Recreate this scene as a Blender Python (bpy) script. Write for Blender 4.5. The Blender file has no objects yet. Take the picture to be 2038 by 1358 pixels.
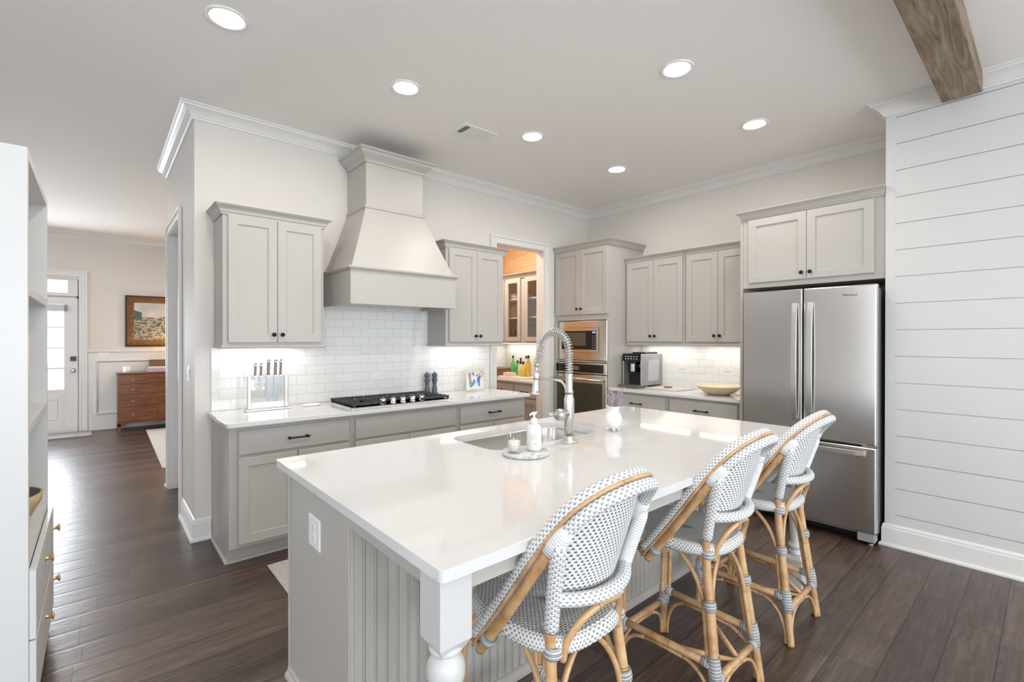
import bpy, math, random
from mathutils import Vector, Matrix
S = bpy.context.scene
C = S.collection
PI = math.pi
R_ = math.radians
random.seed(7)

# ------------------------------------------------------------------ camera, world, light, exposure
CAMH = 1.437
yaw, pitch, roll, F = R_(41.1), R_(-.18), R_(-.05), 943.0
fw = Vector((math.sin(yaw) * math.cos(pitch), math.cos(yaw) * math.cos(pitch), math.sin(pitch)))
rt = Vector((math.cos(yaw), -math.sin(yaw), 0)); up = rt.cross(fw)
rx = rt * math.cos(roll) - up * math.sin(roll); ux = rt * math.sin(roll) + up * math.cos(roll)
cd = bpy.data.cameras.new('camera'); cam = bpy.data.objects.new('camera', cd); C.objects.link(cam)
M = Matrix.Identity(4)
for i in range(3):
    M[i][0], M[i][1], M[i][2] = rx[i], ux[i], -fw[i]
M[0][3], M[1][3], M[2][3] = 0, 0, CAMH
cam.matrix_world = M
cd.sensor_width = 36; cd.lens = F / 2038 * 36; cd.clip_start = .05; cd.clip_end = 200
S.camera = cam
S.view_settings.view_transform = 'Standard'; S.view_settings.look = 'None'
S.view_settings.gamma = 1; S.view_settings.use_curve_mapping = False
S.view_settings.exposure = 0.26

w = bpy.data.worlds.new('World'); S.world = w; w.use_nodes = True
bg = w.node_tree.nodes['Background']; bg.inputs[0].default_value = (.80, .90, 1, 1); bg.inputs[1].default_value = 2.8

def area(name, loc, target, sx, sy, power, col, shape='RECTANGLE', spread=180):
    l = bpy.data.lights.new(name, 'AREA'); l.energy = power; l.color = col; l.shape = shape; l.size = sx
    if shape in ('RECTANGLE', 'ELLIPSE'): l.size_y = sy
    l.spread = R_(spread)
    o = bpy.data.objects.new(name, l); C.objects.link(o); o.location = loc
    d = Vector(target) - Vector(loc); o.rotation_euler = d.to_track_quat('-Z', 'Y').to_euler()
    return o
COOL = (.86, .93, 1.0)
WARM = (1.0, .93, .86)
# daylight entering through the big windows behind the camera, the front door and two added left-wall windows
for cx in (-2.2, .2, 2.6):
    area('window_and_fill_daylight', (cx, -4.42, 1.55), (cx, 0, 4.6), 1.7, 2.1, 86, COOL)
area('window_and_fill_daylight', (-3.92, -1.5, 1.6), (0, -1.5, 4.2), 2.2, 2.0, 30, COOL)
area('window_and_fill_daylight', (-3.92, 7.6, 1.6), (0, 7.6, 1.9), 1.8, 1.7, 22, (.97, .97, 1))  # foyer fill, from a left-wall window added for this light
area('window_and_fill_daylight', (-3.92, 1.6, 1.6), (0, 1.6, 2.4), 1.4, 2.0, 12, COOL)  # added light, for the fridge reflection and the left side
area('door_daylight', (-.68, 9.80, 1.5), (-.68, 0, 1.0), .55, 1.3, 42, COOL)

# ------------------------------------------------------------------ helpers
ORG = {}
class MB:
    def __init__(s, fr=None): s.v = []; s.f = []; s.uv = {}; s.sm = set(); s.fr = fr
    def add(s, vs, fs, smooth=False, uvs=None):
        n = len(s.v)
        for p in vs:
            p = Vector(p); s.v.append(s.fr @ p if s.fr else p)
        for i, f in enumerate(fs):
            k = len(s.f); s.f.append([n + j for j in f])
            if smooth: s.sm.add(k)
            if uvs: s.uv[k] = uvs[i]
        return s
    def box(s, a, b):
        x0, y0, z0 = [min(a[i], b[i]) for i in range(3)]; x1, y1, z1 = [max(a[i], b[i]) for i in range(3)]
        return s.add([(x0,y0,z0),(x1,y0,z0),(x1,y1,z0),(x0,y1,z0),(x0,y0,z1),(x1,y0,z1),(x1,y1,z1),(x0,y1,z1)],
              [(0,3,2,1),(4,5,6,7),(0,1,5,4),(1,2,6,5),(2,3,7,6),(3,0,4,7)])
    def loops(s, L, cap0=True, cap1=True, closed_loop=True, smooth=False, uvs=None):
        n = len(L[0]); vs = [p for l in L for p in l]; fs = []; uu = []
        for i in range(len(L) - 1):
            for j in range(n if closed_loop else n - 1):
                k = (j + 1) % n
                fs.append((i*n+j, i*n+k, (i+1)*n+k, (i+1)*n+j))
                if uvs: uu.append([uvs(i, j), uvs(i, j+1), uvs(i+1, j+1), uvs(i+1, j)])
        s.add(vs, fs, smooth, uu if uvs else None)
        base = len(s.v) - len(vs)
        if cap0: s.f.append([base + j for j in range(n)][::-1])
        if cap1: s.f.append([base + (len(L)-1)*n + j for j in range(n)])
        return s
    def tube(s, pts, r, seg=10, smooth=True, closed=False, cap=True):
        pts = [Vector(p) for p in pts]; n = len(pts)
        rr = r if isinstance(r, (list, tuple)) else [r] * n
        T = []
        for i in range(n):
            a = pts[(i-1) % n] if (closed or i > 0) else pts[i]
            b = pts[(i+1) % n] if (closed or i < n-1) else pts[i]
            T.append((b - a).normalized())
        nrm = T[0].orthogonal().normalized()
        if abs(T[0].z) < .9:
            nrm = (Vector((0,0,1)) - T[0] * T[0].z).normalized()
        L = []; d = [0]
        for i in range(n):
            if i: 
                q = T[i-1].rotation_difference(T[i]); nrm = (q @ nrm).normalized(); d.append(d[-1] + (pts[i]-pts[i-1]).length)
            bn = T[i].cross(nrm)
            L.append([pts[i] + (nrm*math.cos(2*PI*j/seg) + bn*math.sin(2*PI*j/seg)) * rr[i] for j in range(seg)])
        if closed: L.append(L[0]); d.append(d[-1] + (pts[0]-pts[-1]).length); 
        circ = 2*PI*(sum(rr)/len(rr))
        return s.loops(L, cap and not closed, cap and not closed, True, smooth, lambda i, j: (circ*j/seg, d[i]))
    def lathe(s, prof, c, seg=28, axis='z', smooth=True):
        c = Vector(c); L = []
        for r, h in prof:
            l = []
            for j in range(seg):
                a = 2*PI*j/seg; p = (r*math.cos(a), r*math.sin(a), h)
                if axis == 'x': p = (h, r*math.cos(a), r*math.sin(a))
                if axis == 'y': p = (r*math.cos(a), h, -r*math.sin(a))
                if axis == '-x': p = (-h, r*math.cos(a), -r*math.sin(a))
                l.append(c + Vector(p))
            L.append(l)
        return s.loops(L, True, True, True, smooth)
    def prism(s, poly, z0, z1):
        return s.loops([[(p[0], p[1], z0) for p in poly], [(p[0], p[1], z1) for p in poly]])
    def moulding(s, path, prof, side=1, closed=False):
        """sweep a (out, z) profile along a flat polyline with mitred corners"""
        n = len(path); P = [Vector((p[0], p[1])) for p in path]; L = []
        for i in range(n):
            ds = []
            if i > 0 or closed: ds.append((P[i]-P[i-1]).normalized())
            if i < n-1 or closed: ds.append((P[(i+1) % n]-P[i]).normalized())
            ns = [Vector((-d.y, d.x))*side for d in ds]
            m = ns[0] if len(ns) == 1 else (ns[0]+ns[1]) / (1 + ns[0].dot(ns[1]))
            L.append([(P[i].x+m.x*o, P[i].y+m.y*o, z) for o, z in prof])
        if closed: L.append(L[0])
        return s.loops(L, not closed, not closed)
    def sphere(s, c, r, sz=1, seg=14):
        pr = [(max(1e-4, r*math.sin(PI*i/10)), -r*sz*math.cos(PI*i/10)) for i in range(11)]
        return s.lathe(pr, c, seg)

def obj(name, mb, mat, parent=None, bevel=0, origin=None, subd=0, seg=2):
    po = ORG[parent.name] if parent else None
    if origin is None:
        if parent: origin = po
        else:
            xs = [v.x for v in mb.v]; ys = [v.y for v in mb.v]; zs = [v.z for v in mb.v]
            origin = Vector(((min(xs)+max(xs))/2, (min(ys)+max(ys))/2, min(zs)))
    origin = Vector(origin)
    me = bpy.data.meshes.new(name); me.from_pydata([v-origin for v in mb.v], [], mb.f); me.validate(clean_customdata=False)
    if mb.uv and len(me.polygons) == len(mb.f):
        ul = me.uv_layers.new(name='UVMap')
        for k, u in mb.uv.items():
            for li, q in zip(me.polygons[k].loop_indices, u): ul.data[li].uv = q
    if len(me.polygons) == len(mb.f):
        for k in mb.sm: me.polygons[k].use_smooth = True
    import bmesh
    bm = bmesh.new(); bm.from_mesh(me); bmesh.ops.recalc_face_normals(bm, faces=bm.faces); bm.to_mesh(me); bm.free()
    me.materials.append(mat)
    o = bpy.data.objects.new(name, me); C.objects.link(o)
    if parent:
        o.parent = parent; o.location = origin - po
    else: o.location = origin
    ORG[o.name] = origin
    if bevel:
        b = o.modifiers.new('bevel', 'BEVEL'); b.width = bevel; b.segments = seg; b.limit_method = 'ANGLE'; b.angle_limit = R_(40)
        b.harden_normals = False
    if subd:
        b = o.modifiers.new('sub', 'SUBSURF'); b.levels = subd; b.render_levels = subd
    return o
def thing(name, label, cat, loc, group=None):
    o = bpy.data.objects.new(name, None); C.objects.link(o); o.empty_display_size = .1
    o.location = loc; o['label'] = label; o['category'] = cat
    if group: o['group'] = group
    ORG[o.name] = Vector(loc); return o
def tag(o, label, cat, group=None, kind=None):
    o['label'] = label; o['category'] = cat
    if group: o['group'] = group
    if kind: o['kind'] = kind
    return o
def struct(name, mb, mat, bevel=0, parent=None):
    o = obj(name, mb, mat, parent, bevel)
    if not parent: o['kind'] = 'structure'
    return o
def copy_tree(o, parent=None):
    c = o.copy(); C.objects.link(c)
    if parent: c.parent = parent
    for ch in list(o.children): copy_tree(ch, c)
    return c
def frame_y(x0, y, z0=0):   # face looking toward -y : u=+x, v=+z, w=-y
    return Matrix(((1,0,0,x0),(0,0,-1,y),(0,1,0,z0),(0,0,0,1)))
def frame_x(x, y0, z0=0):   # face looking toward -x : u=-y, v=+z, w=-x
    return Matrix(((0,0,-1,x),(-1,0,0,y0),(0,1,0,z0),(0,0,0,1)))
def spline(pts, n=8):
    P = [Vector(p) for p in pts]; P = [P[0]*2-P[1]] + P + [P[-1]*2-P[-2]]; out = []
    for i in range(1, len(P)-2):
        for k in range(n):
            t = k/n; a, b, c, d = P[i-1], P[i], P[i+1], P[i+2]
            out.append(.5*((2*b)+(c-a)*t+(2*a-5*b+4*c-d)*t*t+(3*b-a-3*c+d)*t**3))
    out.append(P[-2]); return out

# ------------------------------------------------------------------ materials
class NT:
    def __init__(s, name):
        s.m = bpy.data.materials.new(name); s.m.use_nodes = True; s.t = s.m.node_tree; s.b = s.t.nodes['Principled BSDF']
    def n(s, t, **k):
        x = s.t.nodes.new(t)
        for a, b in k.items(): setattr(x, a, b)
        return x
    def l(s, a, b): s.t.links.new(a, b)
    def val(s, x, sock):
        if hasattr(x, 'is_output') or isinstance(x, bpy.types.NodeSocket): s.l(x, sock)
        else: sock.default_value = x
    def math(s, op, a, b=None, c=None):
        x = s.n('ShaderNodeMath', operation=op); s.val(a, x.inputs[0])
        if b is not None: s.val(b, x.inputs[1])
        if c is not None: s.val(c, x.inputs[2])
        return x.outputs[0]
    def mix(s, f, a, b):
        x = s.n('ShaderNodeMix', data_type='RGBA'); s.val(f, x.inputs[0])
        for q, i in ((a, 6), (b, 7)):
            if isinstance(q, (tuple, list)): x.inputs[i].default_value = (*q[:3], 1)
            else: s.l(q, x.inputs[i])
        return x.outputs[2]
    def ramp(s, f, stops):
        x = s.n('ShaderNodeValToRGB'); s.l(f, x.inputs[0]); e = x.color_ramp.elements
        while len(e) < len(stops): e.new(.5)
        for el, (p, c) in zip(e, stops): el.position = p; el.color = (*c, 1)
        return x.outputs[0]
    def pos(s):
        g = s.n('ShaderNodeNewGeometry'); x = s.n('ShaderNodeSeparateXYZ'); s.l(g.outputs['Position'], x.inputs[0]); return x.outputs
    def comb(s, a, b, c=0.):
        x = s.n('ShaderNodeCombineXYZ'); s.val(a, x.inputs[0]); s.val(b, x.inputs[1]); s.val(c, x.inputs[2]); return x.outputs[0]
    def noise(s, vec, scale, detail=3, rough=.5, dist=0):
        x = s.n('ShaderNodeTexNoise'); x.inputs['Scale'].default_value = scale; x.inputs['Detail'].default_value = detail
        x.inputs['Roughness'].default_value = rough; x.inputs['Distortion'].default_value = dist
        if vec is not None: s.l(vec, x.inputs['Vector'])
        return x.outputs['Fac']
    def obj(s): return s.n('ShaderNodeTexCoord').outputs['Object']
    def bump(s, h, strength=.2, dist=.01):
        x = s.n('ShaderNodeBump'); x.inputs['Strength'].default_value = strength; x.inputs['Distance'].default_value = dist
        s.l(h, x.inputs['Height']); s.l(x.outputs[0], s.b.inputs['Normal'])
    def base(s, c): 
        if isinstance(c, (tuple, list)): s.b.inputs['Base Color'].default_value = (*c[:3], 1)
        else: s.l(c, s.b.inputs['Base Color'])
    def set(s, **k):
        for a, b in k.items(): s.val(b, s.b.inputs[a.replace('_', ' ')])
        return s

def plain(name, col, rough=.5, metal=0, spec=.5, noise=.03, nscale=12, bump=0, **k):
    t = NT(name); nz = t.noise(t.obj(), nscale)
    c2 = tuple(max(0, x*(1-noise)) for x in col)
    t.base(t.mix(nz, c2, col)); t.set(Roughness=rough, Metallic=metal); t.b.inputs['Specular IOR Level'].default_value = spec
    for a, b in k.items(): t.b.inputs[a.replace('_', ' ')].default_value = b
    if bump: t.bump(t.noise(t.obj(), 220, 2), bump, .002)
    return t.m
wall_m = plain('wall_paint', (.735, .695, .65), .6, bump=.04)
ceil_m = plain('ceiling_paint', (.93, .90, .865), .75)
trim_m = plain('trim_paint', (.78, .77, .75), .35)
ship_m = plain('shiplap_paint', (.67, .67, .658), .4)
cab_m = plain('cabinet_paint', (.485, .462, .43), .38)
leg_m = plain('island_leg_paint', (.63, .63, .62), .3)
white_m = plain('white_plastic', (.84, .84, .83), .3)
shelf_m = plain('bookcase_paint', (.69, .69, .685), .35)
ss_dark = plain('dark_metal', (.03, .03, .032), .35, .8)
black_m = plain('black_bronze', (.012, .011, .010), .38, .6)
blackp_m = plain('black_plastic', (.01, .01, .011), .18)
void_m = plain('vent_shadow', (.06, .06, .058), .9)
brass_m = plain('brushed_brass', (.72, .50, .24), .28, 1)
ceramic_m = plain('white_ceramic', (.86, .86, .85), .12)
lace_m = plain('cast_iron', (.045, .048, .052), .5, .3)
mill_m = plain('blue_grey_lacquer', (.11, .15, .21), .28, noise=.5, nscale=40)
grey_feet = plain('grey_plastic', (.33, .33, .33), .5)
clay_m = plain('cream_stoneware', (.78, .62, .38), .35, noise=.2, nscale=5)
soap_m = plain('cream_bottle', (.80, .78, .72), .3)
wax_m = plain('candle_wax', (.88, .86, .80), .5)
lav_m = plain('dried_lavender', (.50, .43, .50), .8, noise=.4, nscale=60)
stem_m = plain('dry_stem', (.34, .33, .24), .8)
silver_m = plain('silver_plastic', (.36, .36, .35), .32, .55)
pink_m = plain('lilac_cloth_book', (.62, .50, .58), .7)
paper_m = plain('book_pages', (.82, .80, .75), .8)
rug_m = None
def stainless(name, col, rough, horiz=True):
    t = NT(name); p = t.pos()
    v = t.comb(t.math('MULTIPLY', p[0], 3), t.math('MULTIPLY', p[1], 3), t.math('MULTIPLY', p[2], 1500))
    nz = t.noise(v, 1, 2)
    t.base(t.mix(nz, tuple(x*.97 for x in col), col)); t.set(Metallic=1.0)
    t.l(t.math('MULTIPLY_ADD', nz, .02, rough), t.b.inputs['Roughness'])
    t.b.inputs['Anisotropic'].default_value = .75; t.b.inputs['Anisotropic Rotation'].default_value = 0
    t.l(t.comb(0., 0., 1.), t.b.inputs['Tangent'])
    return t.m
steel_m = stainless('brushed_stainless', (.68, .675, .67), .22)
steel2_m = stainless('warm_stainless', (.70, .66, .60), .22)
nickel_m = plain('brushed_nickel', (.62, .60, .57), .32, 1)
chrome_m = plain('polished_steel', (.75, .75, .75), .1, 1)
def glass(name, col=(1,1,1), rough=0., ior=1.45):
    t = NT(name); t.base(col); t.set(Roughness=rough); t.b.inputs['Transmission Weight'].default_value = 1; t.b.inputs['IOR'].default_value = ior
    return t.m
def thin(name, tint=(1, 1, 1), refl=1.5, gl=0.02):
    """thin clear sheet: mostly see-through, mirror-like at grazing angles"""
    t = NT(name); lw = t.n('ShaderNodeLayerWeight'); lw.inputs[0].default_value = .5; fc_ = t.math('MULTIPLY_ADD', t.math('POWER', lw.outputs['Facing'], 4.), refl-1, .07)
    tr = t.n('ShaderNodeBsdfTransparent'); tr.inputs[0].default_value = (*tint, 1); g_ = t.n('ShaderNodeBsdfGlossy'); g_.inputs['Roughness'].default_value = gl
    mx = t.n('ShaderNodeMixShader'); t.l(fc_, mx.inputs[0]); t.l(tr.outputs[0], mx.inputs[1]); t.l(g_.outputs[0], mx.inputs[2])
    t.l(mx.outputs[0], t.t.nodes['Material Output'].inputs['Surface']); return t.m
glass_m = thin('clear_glass', (.98, .98, .98), 1.7); green_m = glass('green_glass', (.15, .65, .18)); amber_m = glass('amber_glass', (.95, .62, .12))
pane_m = thin('window_pane', (1, 1, 1), 1.3); acryl_m = thin('acrylic', (.97, .985, .985), 1.35)
def emit(name, col, s):
    t = NT(name); t.base((0, 0, 0)); t.b.inputs['Emission Color'].default_value = (*col, 1); t.b.inputs['Emission Strength'].default_value = s
    return t.m
lamp_m = emit('lamp_lens', (1, .95, .88), 14)
shade_m = emit('lamp_shade_glow', (1, .62, .28), 2.2)
disp_m = emit('display_blue', (.2, .45, 1), 1.2)
strip_m = emit('strip_light', (1, .93, .84), 6)

def quartz():
    t = NT('white_quartz'); nz = t.noise(t.obj(), 90, 2)
    t.base(t.mix(nz, (.69, .69, .685), (.74, .74, .735))); t.set(Roughness=.055); t.b.inputs['Specular IOR Level'].default_value = .6
    return t.m
quartz_m = quartz()
def tile(name, ax):
    t = NT(name); p = t.pos()
    b = t.n('ShaderNodeTexBrick'); b.offset = .5; b.squash = 1
    t.l(t.comb(t.math('SUBTRACT', p[ax], .66), t.math('SUBTRACT', p[2], .9165)), b.inputs['Vector'])
    b.inputs['Scale'].default_value = 1; b.inputs['Mortar Size'].default_value = .0016; b.inputs['Mortar Smooth'].default_value = .25
    b.inputs['Brick Width'].default_value = .1535; b.inputs['Row Height'].default_value = .0775; b.inputs['Bias'].default_value = 0
    b.inputs['Color1'].default_value = (.80, .80, .79, 1); b.inputs['Color2'].default_value = (.77, .775, .77, 1); b.inputs['Mortar'].default_value = (.55, .545, .53, 1)
    t.l(b.outputs['Color'], t.b.inputs['Base Color']); t.set(Roughness=.12)
    t.bump(t.math('SUBTRACT', 1., b.outputs['Fac']), .35, .002)
    return t.m
tile_y = tile('subway_tile_back', 0); tile_x = tile('subway_tile_side', 1)
def floor_mat():
    t = NT('dark_oak_planks'); p = t.pos(); W = .167
    yy = t.math('DIVIDE', p[1], W); row = t.math('FLOOR', yy)
    wn = t.n('ShaderNodeTexWhiteNoise', noise_dimensions='1D'); t.l(row, wn.inputs['W'])
    xx = t.math('DIVIDE', t.math('ADD', p[0], t.math('MULTIPLY', wn.outputs['Value'], 3.1)), 1.25); col = t.math('FLOOR', xx)
    w2 = t.n('ShaderNodeTexWhiteNoise', noise_dimensions='2D'); t.l(t.comb(row, col), w2.inputs['Vector'])
    gv = t.comb(t.math('ADD', t.math('MULTIPLY', p[0], 1.3), t.math('MULTIPLY', w2.outputs['Value'], 37.)), t.math('MULTIPLY', p[1], 16.), row)
    g = t.noise(gv, 3.2, 6, .62, .8)
    g2 = t.noise(t.comb(t.math('MULTIPLY', p[0], 5), t.math('MULTIPLY', p[1], 70)), 3, 3)
    c = t.ramp(g, [(.25, (.024, .013, .009)), (.5, (.060, .036, .026)), (.78, (.130, .086, .064))])
    c = t.mix(t.math('MULTIPLY', g2, .35), c, (.028, .019, .015))
    tone = t.math('MULTIPLY_ADD', w2.outputs['Value'], 1.0, .74)
    h = t.n('ShaderNodeHueSaturation'); t.l(c, h.inputs['Color']); t.l(tone, h.inputs['Value'])
    fy = t.math('FRACT', yy); fx = t.math('FRACT', xx)
    gy = t.math('MINIMUM', fy, t.math('SUBTRACT', 1., fy)); gx = t.math('MINIMUM', fx, t.math('SUBTRACT', 1., fx))
    gap = t.math('MAXIMUM', t.math('LESS_THAN', gy, .016), t.math('LESS_THAN', gx, .0016))
    t.base(t.mix(gap, h.outputs[0], (.010, .008, .007)))
    rn = t.noise(t.comb(t.math('MULTIPLY', p[0], 2), t.math('MULTIPLY', p[1], 9)), 2.2, 3)
    t.l(t.math('MULTIPLY_ADD', rn, .18, .25), t.b.inputs['Roughness']); t.b.inputs['Specular IOR Level'].default_value = .75
    bevel = t.math('SMOOTH_MIN', t.math('MULTIPLY', gy, 9.), 1., .3)
    scr = t.noise(t.comb(t.math('MULTIPLY', p[0], 4), t.math('MULTIPLY', p[1], 13), row), 1.6, 4, .55, 1)
    hh = t.math('ADD', t.math('MULTIPLY', bevel, .55), t.math('ADD', t.math('MULTIPLY', scr, .9), t.math('MULTIPLY', g, .25)))
    t.bump(hh, .32, .006)
    return t.m
floor_m = floor_mat()
def wood(name, c0, c1, c2, ax=0, scale=6, rough=.4, stretch=14, bump=.1, dist=1.2):
    t = NT(name); x = t.n('ShaderNodeSeparateXYZ'); t.l(t.obj(), x.inputs[0]); o = x.outputs
    s = [stretch]*3; s[ax] = 1.
    v = t.comb(*[t.math('MULTIPLY', o[i], s[i]) for i in range(3)])
    g = t.noise(v, scale, 5, .6, dist)
    t.base(t.ramp(g, [(.28, c0), (.5, c1), (.75, c2)])); t.set(Roughness=rough); t.bump(g, bump, .004)
    return t.m
beam_m = wood('weathered_timber', (.12, .085, .055), (.27, .20, .135), (.42, .33, .24), 0, 1.6, .8, 9, .6, 2.5)
chest_m = wood('polished_mahogany', (.10, .028, .009), (.19, .062, .020), (.28, .105, .038), 0, 3, .2, 10, .03)
box_m = wood('carved_box_wood', (.10, .05, .03), (.19, .10, .06), (.28, .16, .10), 0, 8, .5, 8)
board_m = wood('pale_marble_wood', (.50, .47, .43), (.62, .59, .54), (.72, .70, .66), 1, 4, .4, 6, .02)
gold_m = wood('gilt_frame', (.08, .035, .010), (.19, .085, .022), (.34, .17, .05), 0, 30, .45, 1)
grass_m = wood('grasscloth', (.46, .27, .14), (.60, .38, .21), (.70, .49, .30), 1, 3, .8, 26, .15, .3)
bowl_m = wood('coiled_basket', (.36, .25, .12), (.52, .38, .2), (.62, .48, .28), 2, 12, .7, 1, .3)
def rattan():
    t = NT('honey_rattan'); nz = t.noise(t.obj(), 14, 4, .6)
    u = t.n('ShaderNodeUVMap'); x = t.n('ShaderNodeSeparateXYZ'); t.l(u.outputs[0], x.inputs[0])
    nd = t.math('LESS_THAN', t.math('FRACT', t.math('DIVIDE', t.math('ADD', x.outputs[1], .09), .27)), .010)
    c = t.ramp(nz, [(.3, (.42, .22, .09)), (.5, (.60, .37, .18)), (.72, (.72, .50, .28))])
    t.base(t.mix(nd, c, (.22, .11, .05))); t.set(Roughness=.32); t.b.inputs['Coat Weight'].default_value = .25
    t.bump(nd, .5, .002)
    return t.m
rattan_m = rattan()
def weave(name, pu, pv, du, dv, grey=(.16, .16, .165), white=(.84, .84, .835), ew=.3):
    t = NT(name); u = t.n('ShaderNodeUVMap'); x = t.n('ShaderNodeSeparateXYZ'); t.l(u.outputs[0], x.inputs[0])
    U = t.math('DIVIDE', x.outputs[0], pu); V = t.math('DIVIDE', x.outputs[1], pv); r = t.math('FLOOR', V)
    st = t.math('FRACT', t.math('ADD', U, t.math('MULTIPLY', t.math('FLOORED_MODULO', r, 2.), .5))); sv = t.math('FRACT', V)
    au = t.math('ABSOLUTE', t.math('SUBTRACT', st, .5)); av = t.math('ABSOLUTE', t.math('SUBTRACT', sv, .5))
    m = t.math('MULTIPLY', t.math('LESS_THAN', au, du), t.math('LESS_THAN', av, dv))
    edge = t.math('GREATER_THAN', av, .46)
    c = t.mix(t.math('MULTIPLY', edge, ew), white, (.50, .50, .50))
    t.base(t.mix(m, c, grey)); t.set(Roughness=.38)
    hgt = t.math('SUBTRACT', t.math('SINE', t.math('MULTIPLY', sv, PI)), t.math('MULTIPLY', m, .8))
    t.bump(hgt, .5, .003)
    return t.m
weave_seat = weave('woven_seat', .0150, .0088, .21, .30, (.26, .265, .27))
weave_back = weave('woven_back', .0150, .0100, .22, .28, (.13, .13, .13))
weave_tube = weave('woven_tube', .0175, .0082, .155, .42, (.33, .345, .37))
wrap_plain = weave('white_wrap', .05, .0080, 0., 0., ew=.8)
def stripes():
    t = NT('striped_binding'); u = t.n('ShaderNodeUVMap'); x = t.n('ShaderNodeSeparateXYZ'); t.l(u.outputs[0], x.inputs[0])
    V = t.math('DIVIDE', x.outputs[1], .0062); r = t.math('FLOORED_MODULO', t.math('FLOOR', V), 2.)
    t.base(t.mix(r, (.82, .82, .81), (.42, .43, .44))); t.set(Roughness=.4)
    t.bump(t.math('SINE', t.math('MULTIPLY', t.math('FRACT', V), PI)), .9, .004)
    return t.m
bind_m = stripes()
def marble():
    t = NT('grey_marble'); nz = t.noise(t.obj(), 14, 6, .65, 2.5)
    t.base(t.ramp(nz, [(.36, (.34, .35, .36)), (.5, (.64, .65, .65)), (.62, (.76, .76, .76))])); t.set(Roughness=.3); return t.m
marble_m = marble()
def fabric(name, c, sc=120):
    t = NT(name); v = t.n('ShaderNodeTexVoronoi'); v.inputs['Scale'].default_value = sc; t.l(t.obj(), v.inputs['Vector'])
    t.base(t.mix(v.outputs['Distance'], c, tuple(x*.7 for x in c))); t.set(Roughness=.95); t.bump(v.outputs['Distance'], .6, .004); return t.m
rug_m = fabric('pale_rug', (.66, .62, .58), 90); mat_m = fabric('grey_mat', (.42, .40, .40), 60); runner_m = fabric('woven_runner', (.60, .55, .52), 60)
def painting():
    t = NT('harbour_canvas'); x = t.n('ShaderNodeSeparateXYZ'); t.l(t.obj(), x.inputs[0]); z = x.outputs[2]; X = x.outputs[0]
    nz = t.noise(t.comb(t.math('MULTIPLY', X, 10), 0., t.math('MULTIPLY', z, 22)), 1.6, 3, .6, .5)
    sea = t.ramp(nz, [(.32, (.03, .035, .03)), (.46, (.14, .13, .09)), (.56, (.50, .42, .32)), (.68, (.16, .20, .19))])
    sky = t.ramp(t.noise(t.obj(), 5, 3), [(.3, (.45, .44, .45)), (.7, (.66, .62, .58))])
    zz = t.math('ADD', z, t.math('MULTIPLY_ADD', nz, .12, -.06))
    c = t.mix(t.math('GREATER_THAN', zz, .37), sea, sky)
    hs = t.math('MULTIPLY', t.math('MULTIPLY', t.math('LESS_THAN', X, -.26), t.math('GREATER_THAN', z, .33)), t.math('LESS_THAN', t.math('ADD', z, t.math('MULTIPLY', t.math('ADD', X, .4), .35)), .50))
    t.base(t.mix(hs, c, (.07, .11, .09))); t.set(Roughness=.45); return t.m
paint_m = painting()

# ------------------------------------------------------------------ room shell
CZ = 3.09
struct('floor', MB().box((-4.1, -4.6, -.1), (5.0, 10.1, 0)), floor_m)
struct('ceiling', MB().box((-4.1, -4.6, CZ), (5.0, 10.1, CZ+.1)), ceil_m)
struct('wall_back', MB().box((.513, 4.02, 0), (3.265, 4.14, CZ)).box((4.015, 4.02, 0), (4.83, 4.14, CZ)).box((3.265, 4.02, 2.50), (4.015, 4.14, CZ)), wall_m)
struct('wall_right', MB().box((4.83, .784, 0), (4.95, 4.14, CZ)), wall_m)
# shiplap wall: boards with narrow open grooves
sb = MB().box((4.172, -4.5, 0), (4.83, .784, CZ))
z = 2.975; edges = [CZ, 2.975]
while z > .12: z -= .1835; edges.append(z)
for a, b in zip(edges, edges[1:]):
    sb.box((4.16, -4.5, max(b, 0)+.0022), (4.173, .729, a-.0022))
sb.box((4.159, .729, 0), (4.173, .784, CZ))
struct('wall_shiplap', sb, ship_m)
hw = MB().box((.513, 4.14, 0), (.633, 4.75, CZ)).box((.513, 5.58, 0), (.633, 5.72, CZ)).box((.513, 4.75, 2.44), (.633, 5.58, CZ))
struct('wall_hall', hw, wall_m)
struct('wall_foyer_near', MB().box((.633, 5.60, 0), (2.9, 5.72, CZ)), wall_m)
struct('wall_foyer_right', MB().box((2.8, 5.72, 0), (2.9, 9.98, CZ)), wall_m)
struct('wall_foyer_back', MB().box((-4.0, 9.98, 0), (-1.15, 10.1, CZ)).box((-.22, 9.98, 0), (2.9, 10.1, CZ)).box((-1.15, 9.98, 2.36), (-.22, 10.1, CZ)), wall_m)
wl = MB()
def wall_with_windows(mb, axis, c0, c1, a0, a1, wins, zs, ze):
    """solid wall between a0..a1 with window openings"""
    def bx(p, q, z0, z1):
        if axis == 'y': mb.box((p, c0, z0), (q, c1, z1))
        else: mb.box((c0, p, z0), (c1, q, z1))
    cur = a0
    for p, q in wins:
        bx(cur, p, 0, CZ); bx(p, q, 0, zs); bx(p, q, ze, CZ); cur = q
    bx(cur, a1, 0, CZ)
wall_with_windows(wl, 'x', -4.1, -4.0, -4.6, 10.1, [(-2.6, -.4), (.9, 2.3), (6.7, 8.5)], .6, 2.5)
struct('wall_left', wl, wall_m)
wf = MB(); wall_with_windows(wf, 'y', -4.6, -4.5, -4.0, 4.2, [(-3.05, -1.35), (-.65, 1.05), (1.75, 3.45)], .5, 2.6)
struct('wall_front', wf, wall_m)
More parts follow.
